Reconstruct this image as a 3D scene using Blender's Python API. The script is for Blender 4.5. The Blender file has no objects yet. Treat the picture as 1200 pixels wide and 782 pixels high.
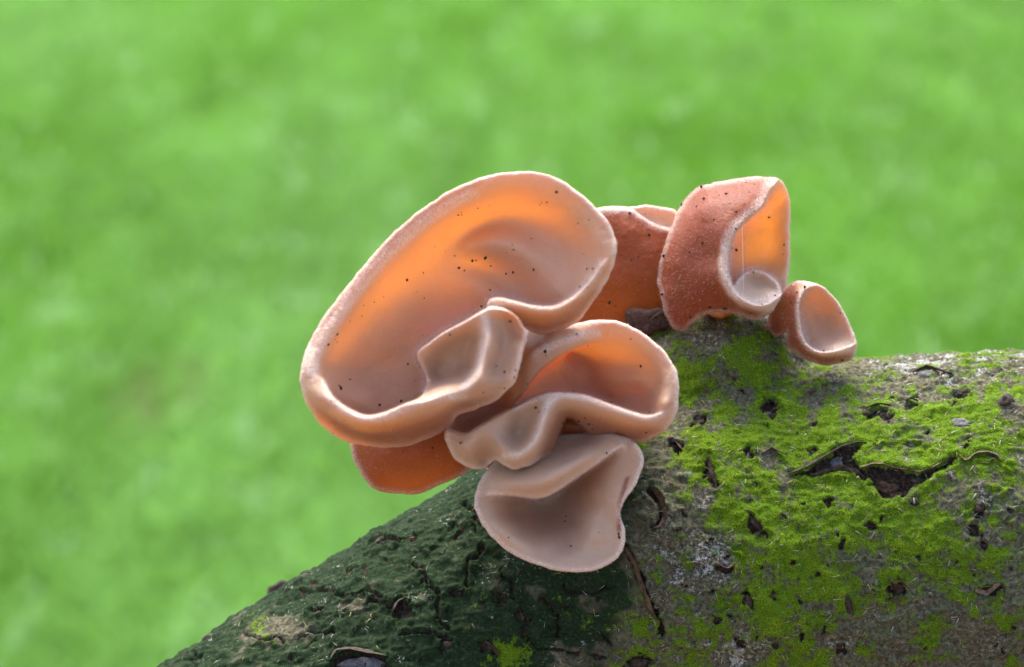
import bpy, math, random
import numpy as np
from mathutils import Vector, geometry

rng = np.random.default_rng(7)
random.seed(7)
scene = bpy.context.scene
R = math.radians

# ------------------------------------------------------------------ camera
S = 0.18 / 1200.0            # metres for one unit of the working plane (0.15 mm)
DIST = 0.50                  # camera to subject, metres
PITCH = R(14.0)
FOCUS = np.array([0.0, 0.0, 0.80])
VIEW = np.array([0.0, math.cos(PITCH), -math.sin(PITCH)])
UP = np.array([0.0, math.sin(PITCH), math.cos(PITCH)])
RIGHT = np.array([1.0, 0.0, 0.0])
CAM = FOCUS - DIST * VIEW
cam = bpy.data.cameras.new('camera')
cam.lens = 100.0
cam.sensor_width = 36.0
cam.clip_start = 0.01
cam.clip_end = 2000.0
cam.dof.use_dof = True
cam.dof.focus_distance = 0.499
cam.dof.aperture_fstop = 19.0
cam_o = bpy.data.objects.new('camera', cam)
cam_o.location = CAM
cam_o.rotation_euler = (R(90) - PITCH, 0, 0)
scene.collection.objects.link(cam_o)
scene.camera = cam_o

# ------------------------------------------------------------------ sky and sun
SUN_EL, SUN_AZ = R(66), R(-20)          # azimuth measured from +Y (behind the branch) towards +X
world = bpy.data.worlds.new('World')
scene.world = world
world.use_nodes = True
wn = world.node_tree.nodes
wl = world.node_tree.links
sky = wn.new('ShaderNodeTexSky')
sky.sky_type = 'NISHITA'
sky.sun_disc = False
sky.sun_elevation = SUN_EL
sky.sun_rotation = SUN_AZ
sky.air_density = 1.0
sky.dust_density = 4.0
sky.ozone_density = 0.6
wl.new(sky.outputs[0], wn['Background'].inputs[0])
wn['Background'].inputs[1].default_value = 0.09
sun = bpy.data.lights.new('sun', 'SUN')
sun.energy = 1.5
sun.angle = R(35)
sun.color = (1.0, 0.95, 0.88)
sun_o = bpy.data.objects.new('sun', sun)
sd = Vector((math.sin(SUN_AZ) * math.cos(SUN_EL), math.cos(SUN_AZ) * math.cos(SUN_EL), math.sin(SUN_EL)))
sun_o.rotation_euler = sd.to_track_quat('Z', 'Y').to_euler()
sun_o.location = (0, 0, 5)
scene.collection.objects.link(sun_o)
scene.view_settings.view_transform = 'Standard'
scene.view_settings.look = 'None'
scene.view_settings.gamma = 1.0
scene.view_settings.use_curve_mapping = False
scene.view_settings.exposure = 2.3
scene.render.engine = 'CYCLES'
scene.cycles.use_denoising = True
scene.cycles.max_bounces = 10
scene.cycles.diffuse_bounces = 5
scene.cycles.transmission_bounces = 6


# ------------------------------------------------------------------ helpers
def P(p):
    """working coordinates (x right, y down, d towards the camera; units of S) -> metres"""
    p = np.asarray(p, float)
    depth = DIST - p[..., 2] * S
    k = depth / DIST * S
    a = (p[..., 0] - 600.0) * k
    b = (391.0 - p[..., 1]) * k
    return CAM + a[..., None] * RIGHT + b[..., None] * UP + depth[..., None] * VIEW


def smooth(e0, e1, x):
    t = np.clip((x - e0) / (e1 - e0 + 1e-12), 0, 1)
    return t * t * (3 - 2 * t)


def _hash(ix, iy, iz):
    h = (ix.astype(np.int64) * 374761393 + iy.astype(np.int64) * 668265263 + iz.astype(np.int64) * 2147483647 * 3) & 0xffffffff
    h = ((h ^ (h >> 13)) * 1274126177) & 0xffffffff
    h = ((h ^ (h >> 16)) * 2246822519) & 0xffffffff
    h = h ^ (h >> 15)
    return (h & 0xffffff).astype(np.float64) / 0xffffff * 2 - 1


def noise(p, scale, seed=0):
    q = np.asarray(p, float) / np.asarray(scale, float) + seed * 17.31
    i = np.floor(q).astype(np.int64)
    f = q - i
    u = f * f * f * (f * (f * 6 - 15) + 10)
    out = 0
    for dx in (0, 1):
        wx = u[:, 0] if dx else 1 - u[:, 0]
        for dy in (0, 1):
            wy = u[:, 1] if dy else 1 - u[:, 1]
            for dz in (0, 1):
                wz = u[:, 2] if dz else 1 - u[:, 2]
                out = out + wx * wy * wz * _hash(i[:, 0] + dx, i[:, 1] + dy, i[:, 2] + dz)
    return out


def fbm(p, scale, octaves=4, seed=0, gain=0.5):
    a, s, o, n = 1.0, np.asarray(scale, float), 0, 0
    for k in range(octaves):
        o = o + a * noise(p, s, seed + k * 3.7)
        n += a
        a *= gain
        s = s / 2.03
    return o / n


def mesh_obj(name, verts, faces, mat, parent=None, smooth_shade=True, col=None):
    me = bpy.data.meshes.new(name)
    verts = np.asarray(verts, np.float32)
    faces = np.asarray(faces, np.int32)
    me.vertices.add(len(verts))
    me.vertices.foreach_set('co', verts.ravel())
    nf, k = faces.shape
    me.loops.add(nf * k)
    me.loops.foreach_set('vertex_index', faces.ravel())
    me.polygons.add(nf)
    me.polygons.foreach_set('loop_start', np.arange(nf, dtype=np.int32) * k)
    me.polygons.foreach_set('loop_total', np.full(nf, k, np.int32))
    me.update(calc_edges=True)
    me.validate()
    if smooth_shade:
        me.polygons.foreach_set('use_smooth', np.ones(len(me.polygons), bool))
    if col is not None:
        at = me.color_attributes.new('col', 'FLOAT_COLOR', 'POINT')
        c = np.ones((len(verts), 4), np.float32)
        c[:, :col.shape[1]] = col
        at.data.foreach_set('color', c.ravel())
    me.materials.append(mat)
    o = bpy.data.objects.new(name, me)
    scene.collection.objects.link(o)
    if parent is not None:
        o.parent = parent
        o.matrix_parent_inverse = parent.matrix_world.inverted()
    return o


def empty(name, loc, label, cat, group=None):
    o = bpy.data.objects.new(name, None)
    o.empty_display_size = 0.005
    o.location = loc
    scene.collection.objects.link(o)
    bpy.context.view_layer.update()
    o['label'] = label
    o['category'] = cat
    if group:
        o['group'] = group
    return o


def vnormals(v, f):
    n = np.zeros_like(v)
    for k in range(f.shape[1] - 2):
        c = np.cross(v[f[:, k + 1]] - v[f[:, 0]], v[f[:, k + 2]] - v[f[:, 0]])
        for j in (0, k + 1, k + 2):
            np.add.at(n, f[:, j], c)
    return n / (np.linalg.norm(n, axis=1, keepdims=True) + 1e-12)


# ------------------------------------------------------------------ materials
def new_mat(name):
    m = bpy.data.materials.new(name)
    m.use_nodes = True
    nt = m.node_tree
    return m, nt, nt.nodes['Principled BSDF'], nt.nodes['Material Output']


class NT:
    def __init__(self, nt):
        self.nt = nt

    def n(self, t, **kw):
        x = self.nt.nodes.new(t)
        for k, v in kw.items():
            setattr(x, k, v)
        return x

    def l(self, a, b):
        self.nt.links.new(a, b)

    def noise(self, scale, detail=4, rough=0.6, vec=None):
        x = self.n('ShaderNodeTexNoise')
        x.inputs['Scale'].default_value = scale
        x.inputs['Detail'].default_value = detail
        x.inputs['Roughness'].default_value = rough
        if vec is not None:
            self.l(vec, x.inputs['Vector'])
        return x.outputs['Fac']

    def ramp(self, src, stops):
        x = self.n('ShaderNodeValToRGB')
        e = x.color_ramp.elements
        while len(e) < len(stops):
            e.new(0.5)
        for el, (pos, c) in zip(e, stops):
            el.position = pos
            el.color = (*c, 1) if len(c) == 3 else c
        self.l(src, x.inputs[0])
        return x.outputs['Color']

    def mix(self, fac, a, b, mode='MIX'):
        x = self.n('ShaderNodeMix', data_type='RGBA', blend_type=mode)
        for v, s in ((fac, x.inputs[0]), (a, x.inputs[6]), (b, x.inputs[7])):
            if hasattr(v, 'links') or hasattr(v, 'is_output'):
                self.l(v, s)
            elif isinstance(v, tuple):
                s.default_value = (*v, 1) if len(v) == 3 else v
            else:
                s.default_value = v
        return x.outputs[2]

    def math(self, op, a, b=0.0, c=0.0, clamp=False):
        x = self.n('ShaderNodeMath', operation=op, use_clamp=clamp)
        for v, s in zip((a, b, c), x.inputs):
            if hasattr(v, 'is_output'):
                self.l(v, s)
            else:
                s.default_value = v
        return x.outputs[0]


def fungus_material():
    m, nt, b, out = new_mat('jelly_fungus_flesh')
    T = NT(nt)
    at = T.n('ShaderNodeAttribute', attribute_name='col')
    sep = T.n('ShaderNodeSeparateColor')
    T.l(at.outputs['Color'], sep.inputs[0])
    outer, frost, glow = sep.outputs[0], sep.outputs[1], sep.outputs[2]
    tc = T.n('ShaderNodeTexCoord')
    vec = tc.outputs['Object']
    blotch = T.noise(160, 4, 0.6, vec)
    inner_c = T.ramp(blotch, [(0.3, (0.63, 0.36, 0.20)), (0.7, (0.70, 0.425, 0.255))])
    outer_c = T.ramp(blotch, [(0.3, (0.27, 0.052, 0.012)), (0.7, (0.35, 0.080, 0.018))])
    base = T.mix(outer, inner_c, outer_c)
    bloom_c = T.mix(outer, (0.575, 0.415, 0.31), (0.15, 0.030, 0.011))
    # downy bloom on the rims: fine pale speckle, also painted in for moist glints
    speck = T.noise(4600, 3, 0.75, vec)
    sp = T.math('MULTIPLY', T.math('SUBTRACT', speck, 0.42, clamp=True), 7.0, clamp=True)
    fr = T.math('MULTIPLY', sp, frost, clamp=True)
    bloom_c = T.mix(fr, bloom_c, (0.87, 0.745, 0.665))
    bump = T.n('ShaderNodeBump')
    bump.inputs['Strength'].default_value = 0.5
    bump.inputs['Distance'].default_value = 0.00034
    h = T.math('ADD', T.math('ADD', T.noise(1700, 4, 0.6, vec), T.math('MULTIPLY', T.noise(520, 5, 0.65, vec), 1.2)), T.math('MULTIPLY', T.noise(5200, 2, 0.6, vec), 0.5))
    T.l(h, bump.inputs['Height'])
    # flesh: deep scattering
    T.l(base, b.inputs['Base Color'])
    b.inputs['Subsurface Weight'].default_value = 1.0
    b.inputs['Subsurface Radius'].default_value = (1.0, 0.42, 0.12)
    b.inputs['Subsurface Scale'].default_value = 0.0019
    b.inputs['Subsurface Anisotropy'].default_value = 0.3
    b.inputs['Roughness'].default_value = 0.42
    b.inputs['Specular IOR Level'].default_value = 0.4
    T.l(bump.outputs[0], b.inputs['Normal'])
    # light passing straight through the thin jelly
    tr = T.n('ShaderNodeBsdfTranslucent')
    T.l(T.mix(outer, (0.96, 0.58, 0.19), (0.90, 0.44, 0.13)), tr.inputs[0])
    mx = T.n('ShaderNodeMixShader')
    T.l(T.math('ADD', T.math('MULTIPLY_ADD', glow, 0.28, 0.5), T.math('MULTIPLY', outer, -0.06), clamp=True), mx.inputs[0])
    T.l(b.outputs[0], mx.inputs[1])
    T.l(tr.outputs[0], mx.inputs[2])
    # bloom: a thin matt pinkish skin
    bl = T.n('ShaderNodeBsdfPrincipled')
    T.l(bloom_c, bl.inputs['Base Color'])
    bl.inputs['Roughness'].default_value = 0.55
    bl.inputs['Specular IOR Level'].default_value = 0.3
    bl.inputs['Sheen Weight'].default_value = 0.06
    T.l(bump.outputs[0], bl.inputs['Normal'])
    fac = T.math('ADD', T.math('SUBTRACT', T.math('MULTIPLY_ADD', outer, -0.18, 0.40), T.math('MULTIPLY', glow, 0.22)), T.math('MULTIPLY', fr, 0.5), clamp=True)
    m2 = T.n('ShaderNodeMixShader')
    T.l(fac, m2.inputs[0])
    T.l(mx.outputs[0], m2.inputs[1])
    T.l(bl.outputs[0], m2.inputs[2])
    T.l(m2.outputs[0], out.inputs['Surface'])
    return m


def simple_material(name, c1, c2, scale, rough=0.8, bump=0.0, bdist=0.0003, trans=0.0, spec=0.3):
    m, nt, b, out = new_mat(name)
    T = NT(nt)
    tc = T.n('ShaderNodeTexCoord')
    f = T.noise(scale, 5, 0.65, tc.outputs['Object'])
    T.l(T.ramp(f, [(0.32, c1), (0.68, c2)]), b.inputs['Base Color'])
    b.inputs['Roughness'].default_value = rough
    b.inputs['Specular IOR Level'].default_value = spec
    if bump:
        bp = T.n('ShaderNodeBump')
        bp.inputs['Strength'].default_value = bump
        bp.inputs['Distance'].default_value = bdist
        T.l(T.noise(scale * 3, 5, 0.7, tc.outputs['Object']), bp.inputs['Height'])
        T.l(bp.outputs[0], b.inputs['Normal'])
    if trans:
        tr = T.n('ShaderNodeBsdfTranslucent')
        tr.inputs[0].default_value = (*c2, 1)
        mx = T.n('ShaderNodeMixShader')
        mx.inputs[0].default_value = trans
        T.l(b.outputs[0], mx.inputs[1])
        T.l(tr.outputs[0], mx.inputs[2])
        T.l(mx.outputs[0], out.inputs['Surface'])
    return m


def attr_material(name, rough=0.7, trans=0.3, spec=0.3, gain=1.0):
    """colour straight from the per-blade attribute, thin translucent blades"""
    m, nt, b, out = new_mat(name)
    T = NT(nt)
    at = T.n('ShaderNodeAttribute', attribute_name='col')
    T.l(at.outputs['Color'], b.inputs['Base Color'])
    b.inputs['Roughness'].default_value = rough
    b.inputs['Specular IOR Level'].default_value = spec
    tr = T.n('ShaderNodeBsdfTranslucent')
    T.l(at.outputs['Color'], tr.inputs[0])
    mx = T.n('ShaderNodeMixShader')
    mx.inputs[0].default_value = trans
    T.l(b.outputs[0], mx.inputs[1])
    T.l(tr.outputs[0], mx.inputs[2])
    T.l(mx.outputs[0], out.inputs['Surface'])
    return m


def bark_material():
    m, nt, b, out = new_mat('mossy_bark')
    T = NT(nt)
    at = T.n('ShaderNodeAttribute', attribute_name='col')
    sep = T.n('ShaderNodeSeparateColor')
    T.l(at.outputs['Color'], sep.inputs[0])
    moss, torn, algae = sep.outputs[0], sep.outputs[1], sep.outputs[2]
    lich = at.outputs['Alpha']
    tc = T.n('ShaderNodeTexCoord')
    vec = tc.outputs['Object']
    n1 = T.noise(300, 6, 0.7, vec)
    n2 = T.noise(1500, 5, 0.75, vec)
    n3 = T.noise(3800, 3, 0.7, vec)
    bark = T.ramp(n2, [(0.28, (0.015, 0.015, 0.011)), (0.45, (0.078, 0.074, 0.052)), (0.60, (0.165, 0.155, 0.115)), (0.78, (0.41, 0.38, 0.29))])
    warm = T.ramp(n1, [(0.35, (1.1, 0.98, 0.92)), (0.65, (0.85, 0.98, 0.80))])
    bark = T.mix(1.0, bark, warm, 'MULTIPLY')
    mossc = T.ramp(n3, [(0.28, (0.020, 0.045, 0.003)), (0.5, (0.09, 0.17, 0.006)), (0.75, (0.22, 0.34, 0.015))])
    algc = T.ramp(n2, [(0.25, (0.005, 0.009, 0.004)), (0.5, (0.015, 0.031, 0.012)), (0.8, (0.05, 0.082, 0.034))])
    lichc = T.ramp(n3, [(0.3, (0.20, 0.20, 0.19)), (0.7, (0.55, 0.55, 0.53))])
    tornc = T.ramp(n2, [(0.3, (0.006, 0.005, 0.005)), (0.5, (0.028, 0.019, 0.015)), (0.75, (0.13, 0.08, 0.055))])
    brk = T.math('SUBTRACT', n2, 0.5)

    def edge(v, gain=3.0, amt=1.4):
        a = T.math('ADD', v, T.math('MULTIPLY', brk, amt))
        return T.math('MULTIPLY_ADD', T.math('SUBTRACT', a, 0.5), gain, 0.5, clamp=True)
    c = T.mix(edge(algae, 4, 2.0), bark, algc)
    c = T.mix(edge(lich, 6, 2.6), c, lichc)
    c = T.mix(edge(moss, 3, 2.4), c, mossc)
    c = T.mix(edge(torn, 4, 0.8), c, tornc)
    T.l(c, b.inputs['Base Color'])
    b.inputs['Roughness'].default_value = 0.9
    b.inputs['Specular IOR Level'].default_value = 0.12
    bump = T.n('ShaderNodeBump')
    bump.inputs['Strength'].default_value = 0.9
    bump.inputs['Distance'].default_value = 0.0004
    T.l(T.math('ADD', n2, T.math('MULTIPLY', n3, 0.5)), bump.inputs['Height'])
    T.l(bump.outputs[0], b.inputs['Normal'])
    return m


M_FUNGUS = fungus_material()
M_FUZZ = attr_material('white_down', 0.6, 0.35)
M_BARK = bark_material()
M_DARK = simple_material('dead_black_bark', (0.007, 0.006, 0.005), (0.095, 0.065, 0.048), 1400, 0.7, 0.8)
M_CURL = simple_material('curled_bark_edge', (0.02, 0.013, 0.010), (0.16, 0.10, 0.06), 900, 0.75, 0.6)
M_GREYFLAKE = simple_material('grey_bark_flake', (0.05, 0.05, 0.052), (0.20, 0.19, 0.19), 1600, 0.7, 0.8)
M_WOOD = simple_material('brown_bare_wood', (0.022, 0.011, 0.007), (0.11, 0.056, 0.034), 1500, 0.75, 0.8)
M_MOSS = attr_material('moss_filaments', 0.7, 0.35)
M_GRASS = attr_material('grass_blades', 0.5, 0.4, 0.4)
M_SOIL = simple_material('black_soil', (0.008, 0.007, 0.005), (0.04, 0.035, 0.015), 3000, 0.6)
M_SILK = simple_material('spider_silk', (0.75, 0.75, 0.75), (0.9, 0.9, 0.9), 500, 0.3)

# ------------------------------------------------------------------ lawn
def lawn_material():
    m, nt, b, out = new_mat('lawn_ground')
    T = NT(nt)
    tc = T.n('ShaderNodeTexCoord')
    f = T.noise(6, 6, 0.65, tc.outputs['Object'])
    T.l(T.ramp(f, [(0.3, (0.07, 0.19, 0.014)), (0.7, (0.12, 0.30, 0.03))]), b.inputs['Base Color'])
    b.inputs['Roughness'].default_value = 0.9
    return m


g = 300.0
lawn = mesh_obj('lawn', [(-g, -g, 0), (g, -g, 0), (g, g, 0), (-g, g, 0)], [(0, 1, 2, 3)], lawn_material(), None, False)
lawn['kind'] = 'structure'
lawn['label'] = 'bright green lawn stretching away out of focus'


bare = mesh_obj('brown_bounce_ground', [(-60, -60, 0.004), (60, -60, 0.004), (60, 1.25, 0.004), (-60, 1.25, 0.004)], [(0, 1, 2, 3)],
                simple_material('brown_bounce', (0.075, 0.048, 0.032), (0.20, 0.135, 0.095), 25, 0.9), None, False)  # added out of view: brown bounce instead of the lawn's green
bare['kind'] = 'structure'
bare['label'] = 'added unseen brown ground keeping green lawn bounce off the ears'


def blades(base, normal, length, width, lean, colours, bend=0.5):
    """two-segment blades: 5 vertices, a quad-free strip of 3 triangles each"""
    n = len(base)
    side = np.cross(normal, lean)
    side /= np.linalg.norm(side, axis=1, keepdims=True) + 1e-9
    L = length[:, None]
    w = width[:, None] * 0.5
    mid = base + normal * L * 0.55 + lean * L * bend * 0.25
    tip = base + normal * L * 0.9 + lean * L * bend
    v = np.stack([base - side * w, base + side * w, mid - side * w * 0.8, mid + side * w * 0.8, tip], 1).reshape(-1, 3)
    k = np.arange(n)[:, None] * 5
    f = np.stack([k + [0, 1, 3], k + [0, 3, 2], k + [2, 3, 4]], 1).reshape(-1, 3)
    c = np.repeat(colours, 5, axis=0)
    return v, f, c


def make_grass():
    n = 230000
    y = 1.4 + (9.5 - 1.4) * rng.random(n) ** 1.2
    x = (rng.random(n) * 2 - 1) * (0.23 * (y + 0.5) + 0.2)
    base = np.stack([x, y, np.zeros(n)], 1)
    q = base * [1, 1, 0]
    clump = fbm(q, (0.12, 0.5, 1), 3, 3)
    big = fbm(q, (0.5, 2.6, 1), 3, 11)
    length = np.clip(0.036 + 0.012 * clump + 0.008 * rng.standard_normal(n), 0.015, 0.09)
    ang = rng.random(n) * 2 * math.pi
    lean = np.stack([np.cos(ang), np.sin(ang), np.zeros(n)], 1)
    t = np.clip(0.5 + 0.65 * clump + 0.3 * rng.standard_normal(n), 0, 1)[:, None]
    u = np.clip(0.55 + 1.1 * big + 0.4 * clump, 0, 1)[:, None]
    dark = np.array([0.110, 0.295, 0.007])
    pale = np.array([0.160, 0.355, 0.055])
    col = (dark * (1 - u) + pale * u) * (0.78 + 0.4 * t)
    glint = (noise(q, (0.03, 0.07, 1), 23) > 0.74) & (rng.random(n) < 0.45)
    col[glint] = [0.42, 0.62, 0.32]  # painted glints: pale blades for blurred sparkles of light
    dead = (np.hypot(x + 0.42, (y - 2.8) * 0.35) < 0.06) & (rng.random(n) < 0.22)
    col[dead] = [0.22, 0.20, 0.08]
    v, f, c = blades(base, np.tile([0, 0, 1.0], (n, 1)), length, np.full(n, 0.006), lean, col, 0.7)
    o = mesh_obj('grass', v, f, M_GRASS, None, False, c)
    o['kind'] = 'stuff'
    o['label'] = 'short bright green grass blades of the blurred lawn'
    o['category'] = 'grass'


make_grass()

# ------------------------------------------------------------------ branch: the mossy log
CAPS = [((-3800, 5300, -700), 290, (150, 1042, -170), 200),
        ((150, 1042, -170), 200, (705, 690, -200), 196),
        ((740, 672, -210), 225, (1400, 634, -235), 240),
        ((1400, 634, -235), 240, (3600, 420, -500), 260),
        ((840, 600, -200), 118, (846, 448, -186), 88),
        ((790, 600, -200), 105, (796, 450, -188), 82),
        ((880, 600, -200), 95, (890, 437, -184), 48)]


def log_sdf(p):
    d = None
    for a, ra, b, rb in CAPS:
        a, b = np.array(a, float), np.array(b, float)
        ab = b - a
        t = np.clip(((p - a) @ ab) / (ab @ ab), 0, 1)
        e = np.linalg.norm(p - (a + t[:, None] * ab), axis=1) - (ra + (rb - ra) * t)
        if d is None:
            d = e
        else:
            k = 22.0
            h = np.clip(0.5 + 0.5 * (d - e) / k, 0, 1)
            d = d * (1 - h) + e * h - k * h * (1 - h)
    return d


def log_normal(p):
    e = 1.5
    n = np.stack([log_sdf(p + np.eye(3)[k] * e) - log_sdf(p - np.eye(3)[k] * e) for k in range(3)], 1)
    return n / (np.linalg.norm(n, axis=1, keepdims=True) + 1e-9)


def log_depth(x, y):
    """front surface of the smooth log at working position x, y"""
    x, y = np.atleast_1d(x).astype(float), np.atleast_1d(y).astype(float)
    p = np.stack([x, y, np.full(len(x), 120.0)], 1)
    for _ in range(90):
        p[:, 2] -= np.clip(log_sdf(p), 0, None) * 0.9
        p[:, 2] = np.maximum(p[:, 2], -420)
    return p[:, 2]


def seg_dist(px, py, poly, closed=False):
    q = np.array(poly, float)[:, :2]
    if closed:
        q = np.vstack([q, q[:1]])
    best = np.full(px.shape, 1e9)
    for a, b in zip(q[:-1], q[1:]):
        ab = b - a
        t = np.clip(((px - a[0]) * ab[0] + (py - a[1]) * ab[1]) / (ab @ ab + 1e-9), 0, 1)
        best = np.minimum(best, np.hypot(px - a[0] - t * ab[0], py - a[1] - t * ab[1]))
    return best


def inside(px, py, poly):
    q = np.array(poly, float)[:, :2]
    r = np.zeros(px.shape, bool)
    for (x0, y0), (x1, y1) in zip(q, np.roll(q, -1, 0)):
        c = ((y0 > py) != (y1 > py)) & (px < (x1 - x0) * (py - y0) / (y1 - y0 + 1e-12) + x0)
        r ^= c
    return r


TEAR = [(922, 558), (945, 548), (962, 538), (985, 525), (1005, 520), (1014, 521), (1004, 527), (1003, 538), (1012, 550),
        (1022, 545), (1036, 545), (1048, 549), (1062, 551), (1076, 554), (1092, 549), (1104, 543), (1113, 536), (1121, 532),
        (1116, 541), (1104, 552), (1088, 562), (1076, 570), (1062, 580), (1044, 586), (1030, 582), (1024, 570), (1014, 560),
        (1002, 552), (985, 549), (966, 554), (950, 558)]
LCAV = [(383, 790), (390, 772), (400, 761), (425, 762), (450, 769), (458, 790)]
# small hollows where bark has come away: x, y, half width, half height, tilt, depth
PITS = [(903, 480, 12, 10, 0.5, 9), (820, 492, 9, 7, 0.4, 6), (792, 524, 9, 6, 0.6, 8), (877, 533, 5, 9, 0.2, 6),
        (952, 527, 5, 5, 0, 5), (1068, 475, 8, 4, 0, 5), (1027, 484, 16, 5, 0.1, 6), (970, 590, 5, 8, -0.2, 7),
        (1052, 690, 10, 12, 0.1, 10), (1147, 597, 6, 6, 0, 6), (1141, 622, 5, 8, 0, 6), (1153, 640, 6, 5, 0, 6),
        (1160, 692, 14, 6, -0.2, 7), (885, 618, 6, 14, -0.5, 6), (850, 668, 10, 6, 0, 7), (842, 726, 5, 5, 0, 5),
        (876, 702, 6, 12, -0.2, 6), (907, 700, 6, 5, 0, 5), (988, 637, 5, 6, 0, 5), (958, 672, 4, 4, 0, 4),
        (1020, 617, 8, 4, 0.1, 5), (985, 762, 6, 7, 0.3, 5), (866, 756, 7, 6, 0.3, 6), (470, 716, 13, 13, -0.5, 8),
        (536, 696, 7, 5, 0, 6), (610, 724, 6, 14, -0.4, 8), (588, 704, 8, 9, 0.3, 5), (572, 760, 12, 6, 0.4, 7),
        (524, 755, 7, 5, 0, 6), (750, 780, 18, 12, -0.4, 10), (445, 634, 8, 6, -0.6, 6), (540, 622, 3, 18, 0.7, 4),
        (940, 745, 3, 8, 0, 4), (965, 740, 4, 9, 0.2, 4), (1125, 460, 9, 5, -0.1, 5), (832, 556, 5, 20, -0.3, 5),
        (436, 706, 9, 3, -0.3, 4), (700, 770, 10, 4, 0.2, 6), (232, 772, 14, 5, -0.3, 6), (370, 715, 10, 3, -0.3, 4)]
_r = random.Random(5)
for _k in range(70):
    _x, _y = _r.uniform(790, 1195), _r.uniform(450, 775)
    PITS.append((_x, _y, _r.uniform(1.6, 4.5), _r.uniform(1.4, 3.5), _r.uniform(-1, 1), _r.uniform(2, 4)))
for _k in range(30):
    _x = _r.uniform(330, 730)
    PITS.append((_x, _r.uniform(max(600, 690 - 0.3 * (_x - 330)), 775), _r.uniform(2, 7), _r.uniform(1.4, 3.5), _r.uniform(-0.9, 0.1), _r.uniform(2, 5)))
CRACK = [(732, 640), (745, 662), (754, 688), (764, 712), (774, 726), (775, 745)]
CRACK2 = [(762, 575), (774, 590), (778, 606), (768, 617)]
FISSURES = [[(425, 643), (446, 633), (470, 638), (486, 632)], [(503, 684), (516, 700), (514, 722), (524, 738)], [(566, 642), (548, 662), (546, 690)], [(638, 702), (655, 722), (651, 748)],
            [(376, 692), (402, 701), (432, 695), (452, 702)], [(345, 748), (372, 738), (392, 742)], [(660, 690), (690, 698), (716, 688)], [(480, 660), (496, 668), (500, 684)], [(588, 672), (604, 688), (600, 704)],
            [(470, 745), (500, 740), (530, 752)], [(290, 745), (312, 752), (330, 748)], [(612, 742), (632, 760), (668, 764)], [(540, 590), (560, 600), (556, 622)], [(700, 742), (716, 756)]]
WRINKLES = [[(980, 662), (1020, 655), (1060, 660), (1095, 658)], [(950, 727), (985, 725)], [(1005, 755), (1060, 763), (1100, 752)],
            [(1075, 723), (1105, 712), (1125, 716)], [(1010, 694), (1040, 690)], [(825, 630), (850, 640), (870, 655)],
            [(800, 665), (830, 652)], [(1140, 540), (1165, 543), (1185, 552)], [(1060, 470), (1100, 445), (1140, 438), (1190, 430)],
            [(980, 452), (1010, 448), (1040, 440)], [(1160, 585), (1185, 572)], [(1185, 615), (1196, 602)], [(800, 715), (840, 712), (870, 700)],
            [(540, 600), (520, 625), (500, 650)], [(640, 740), (690, 746), (725, 735)], [(360, 735), (400, 720), (440, 712)],
            [(430, 650), (470, 640), (500, 620)], [(330, 700), (365, 690)], [(1030, 520), (1060, 515), (1090, 520)]]


def blob(x, y, cx, cy, rx, ry):
    return np.exp(-((x - cx) / rx) ** 2 - ((y - cy) / ry) ** 2)


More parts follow.
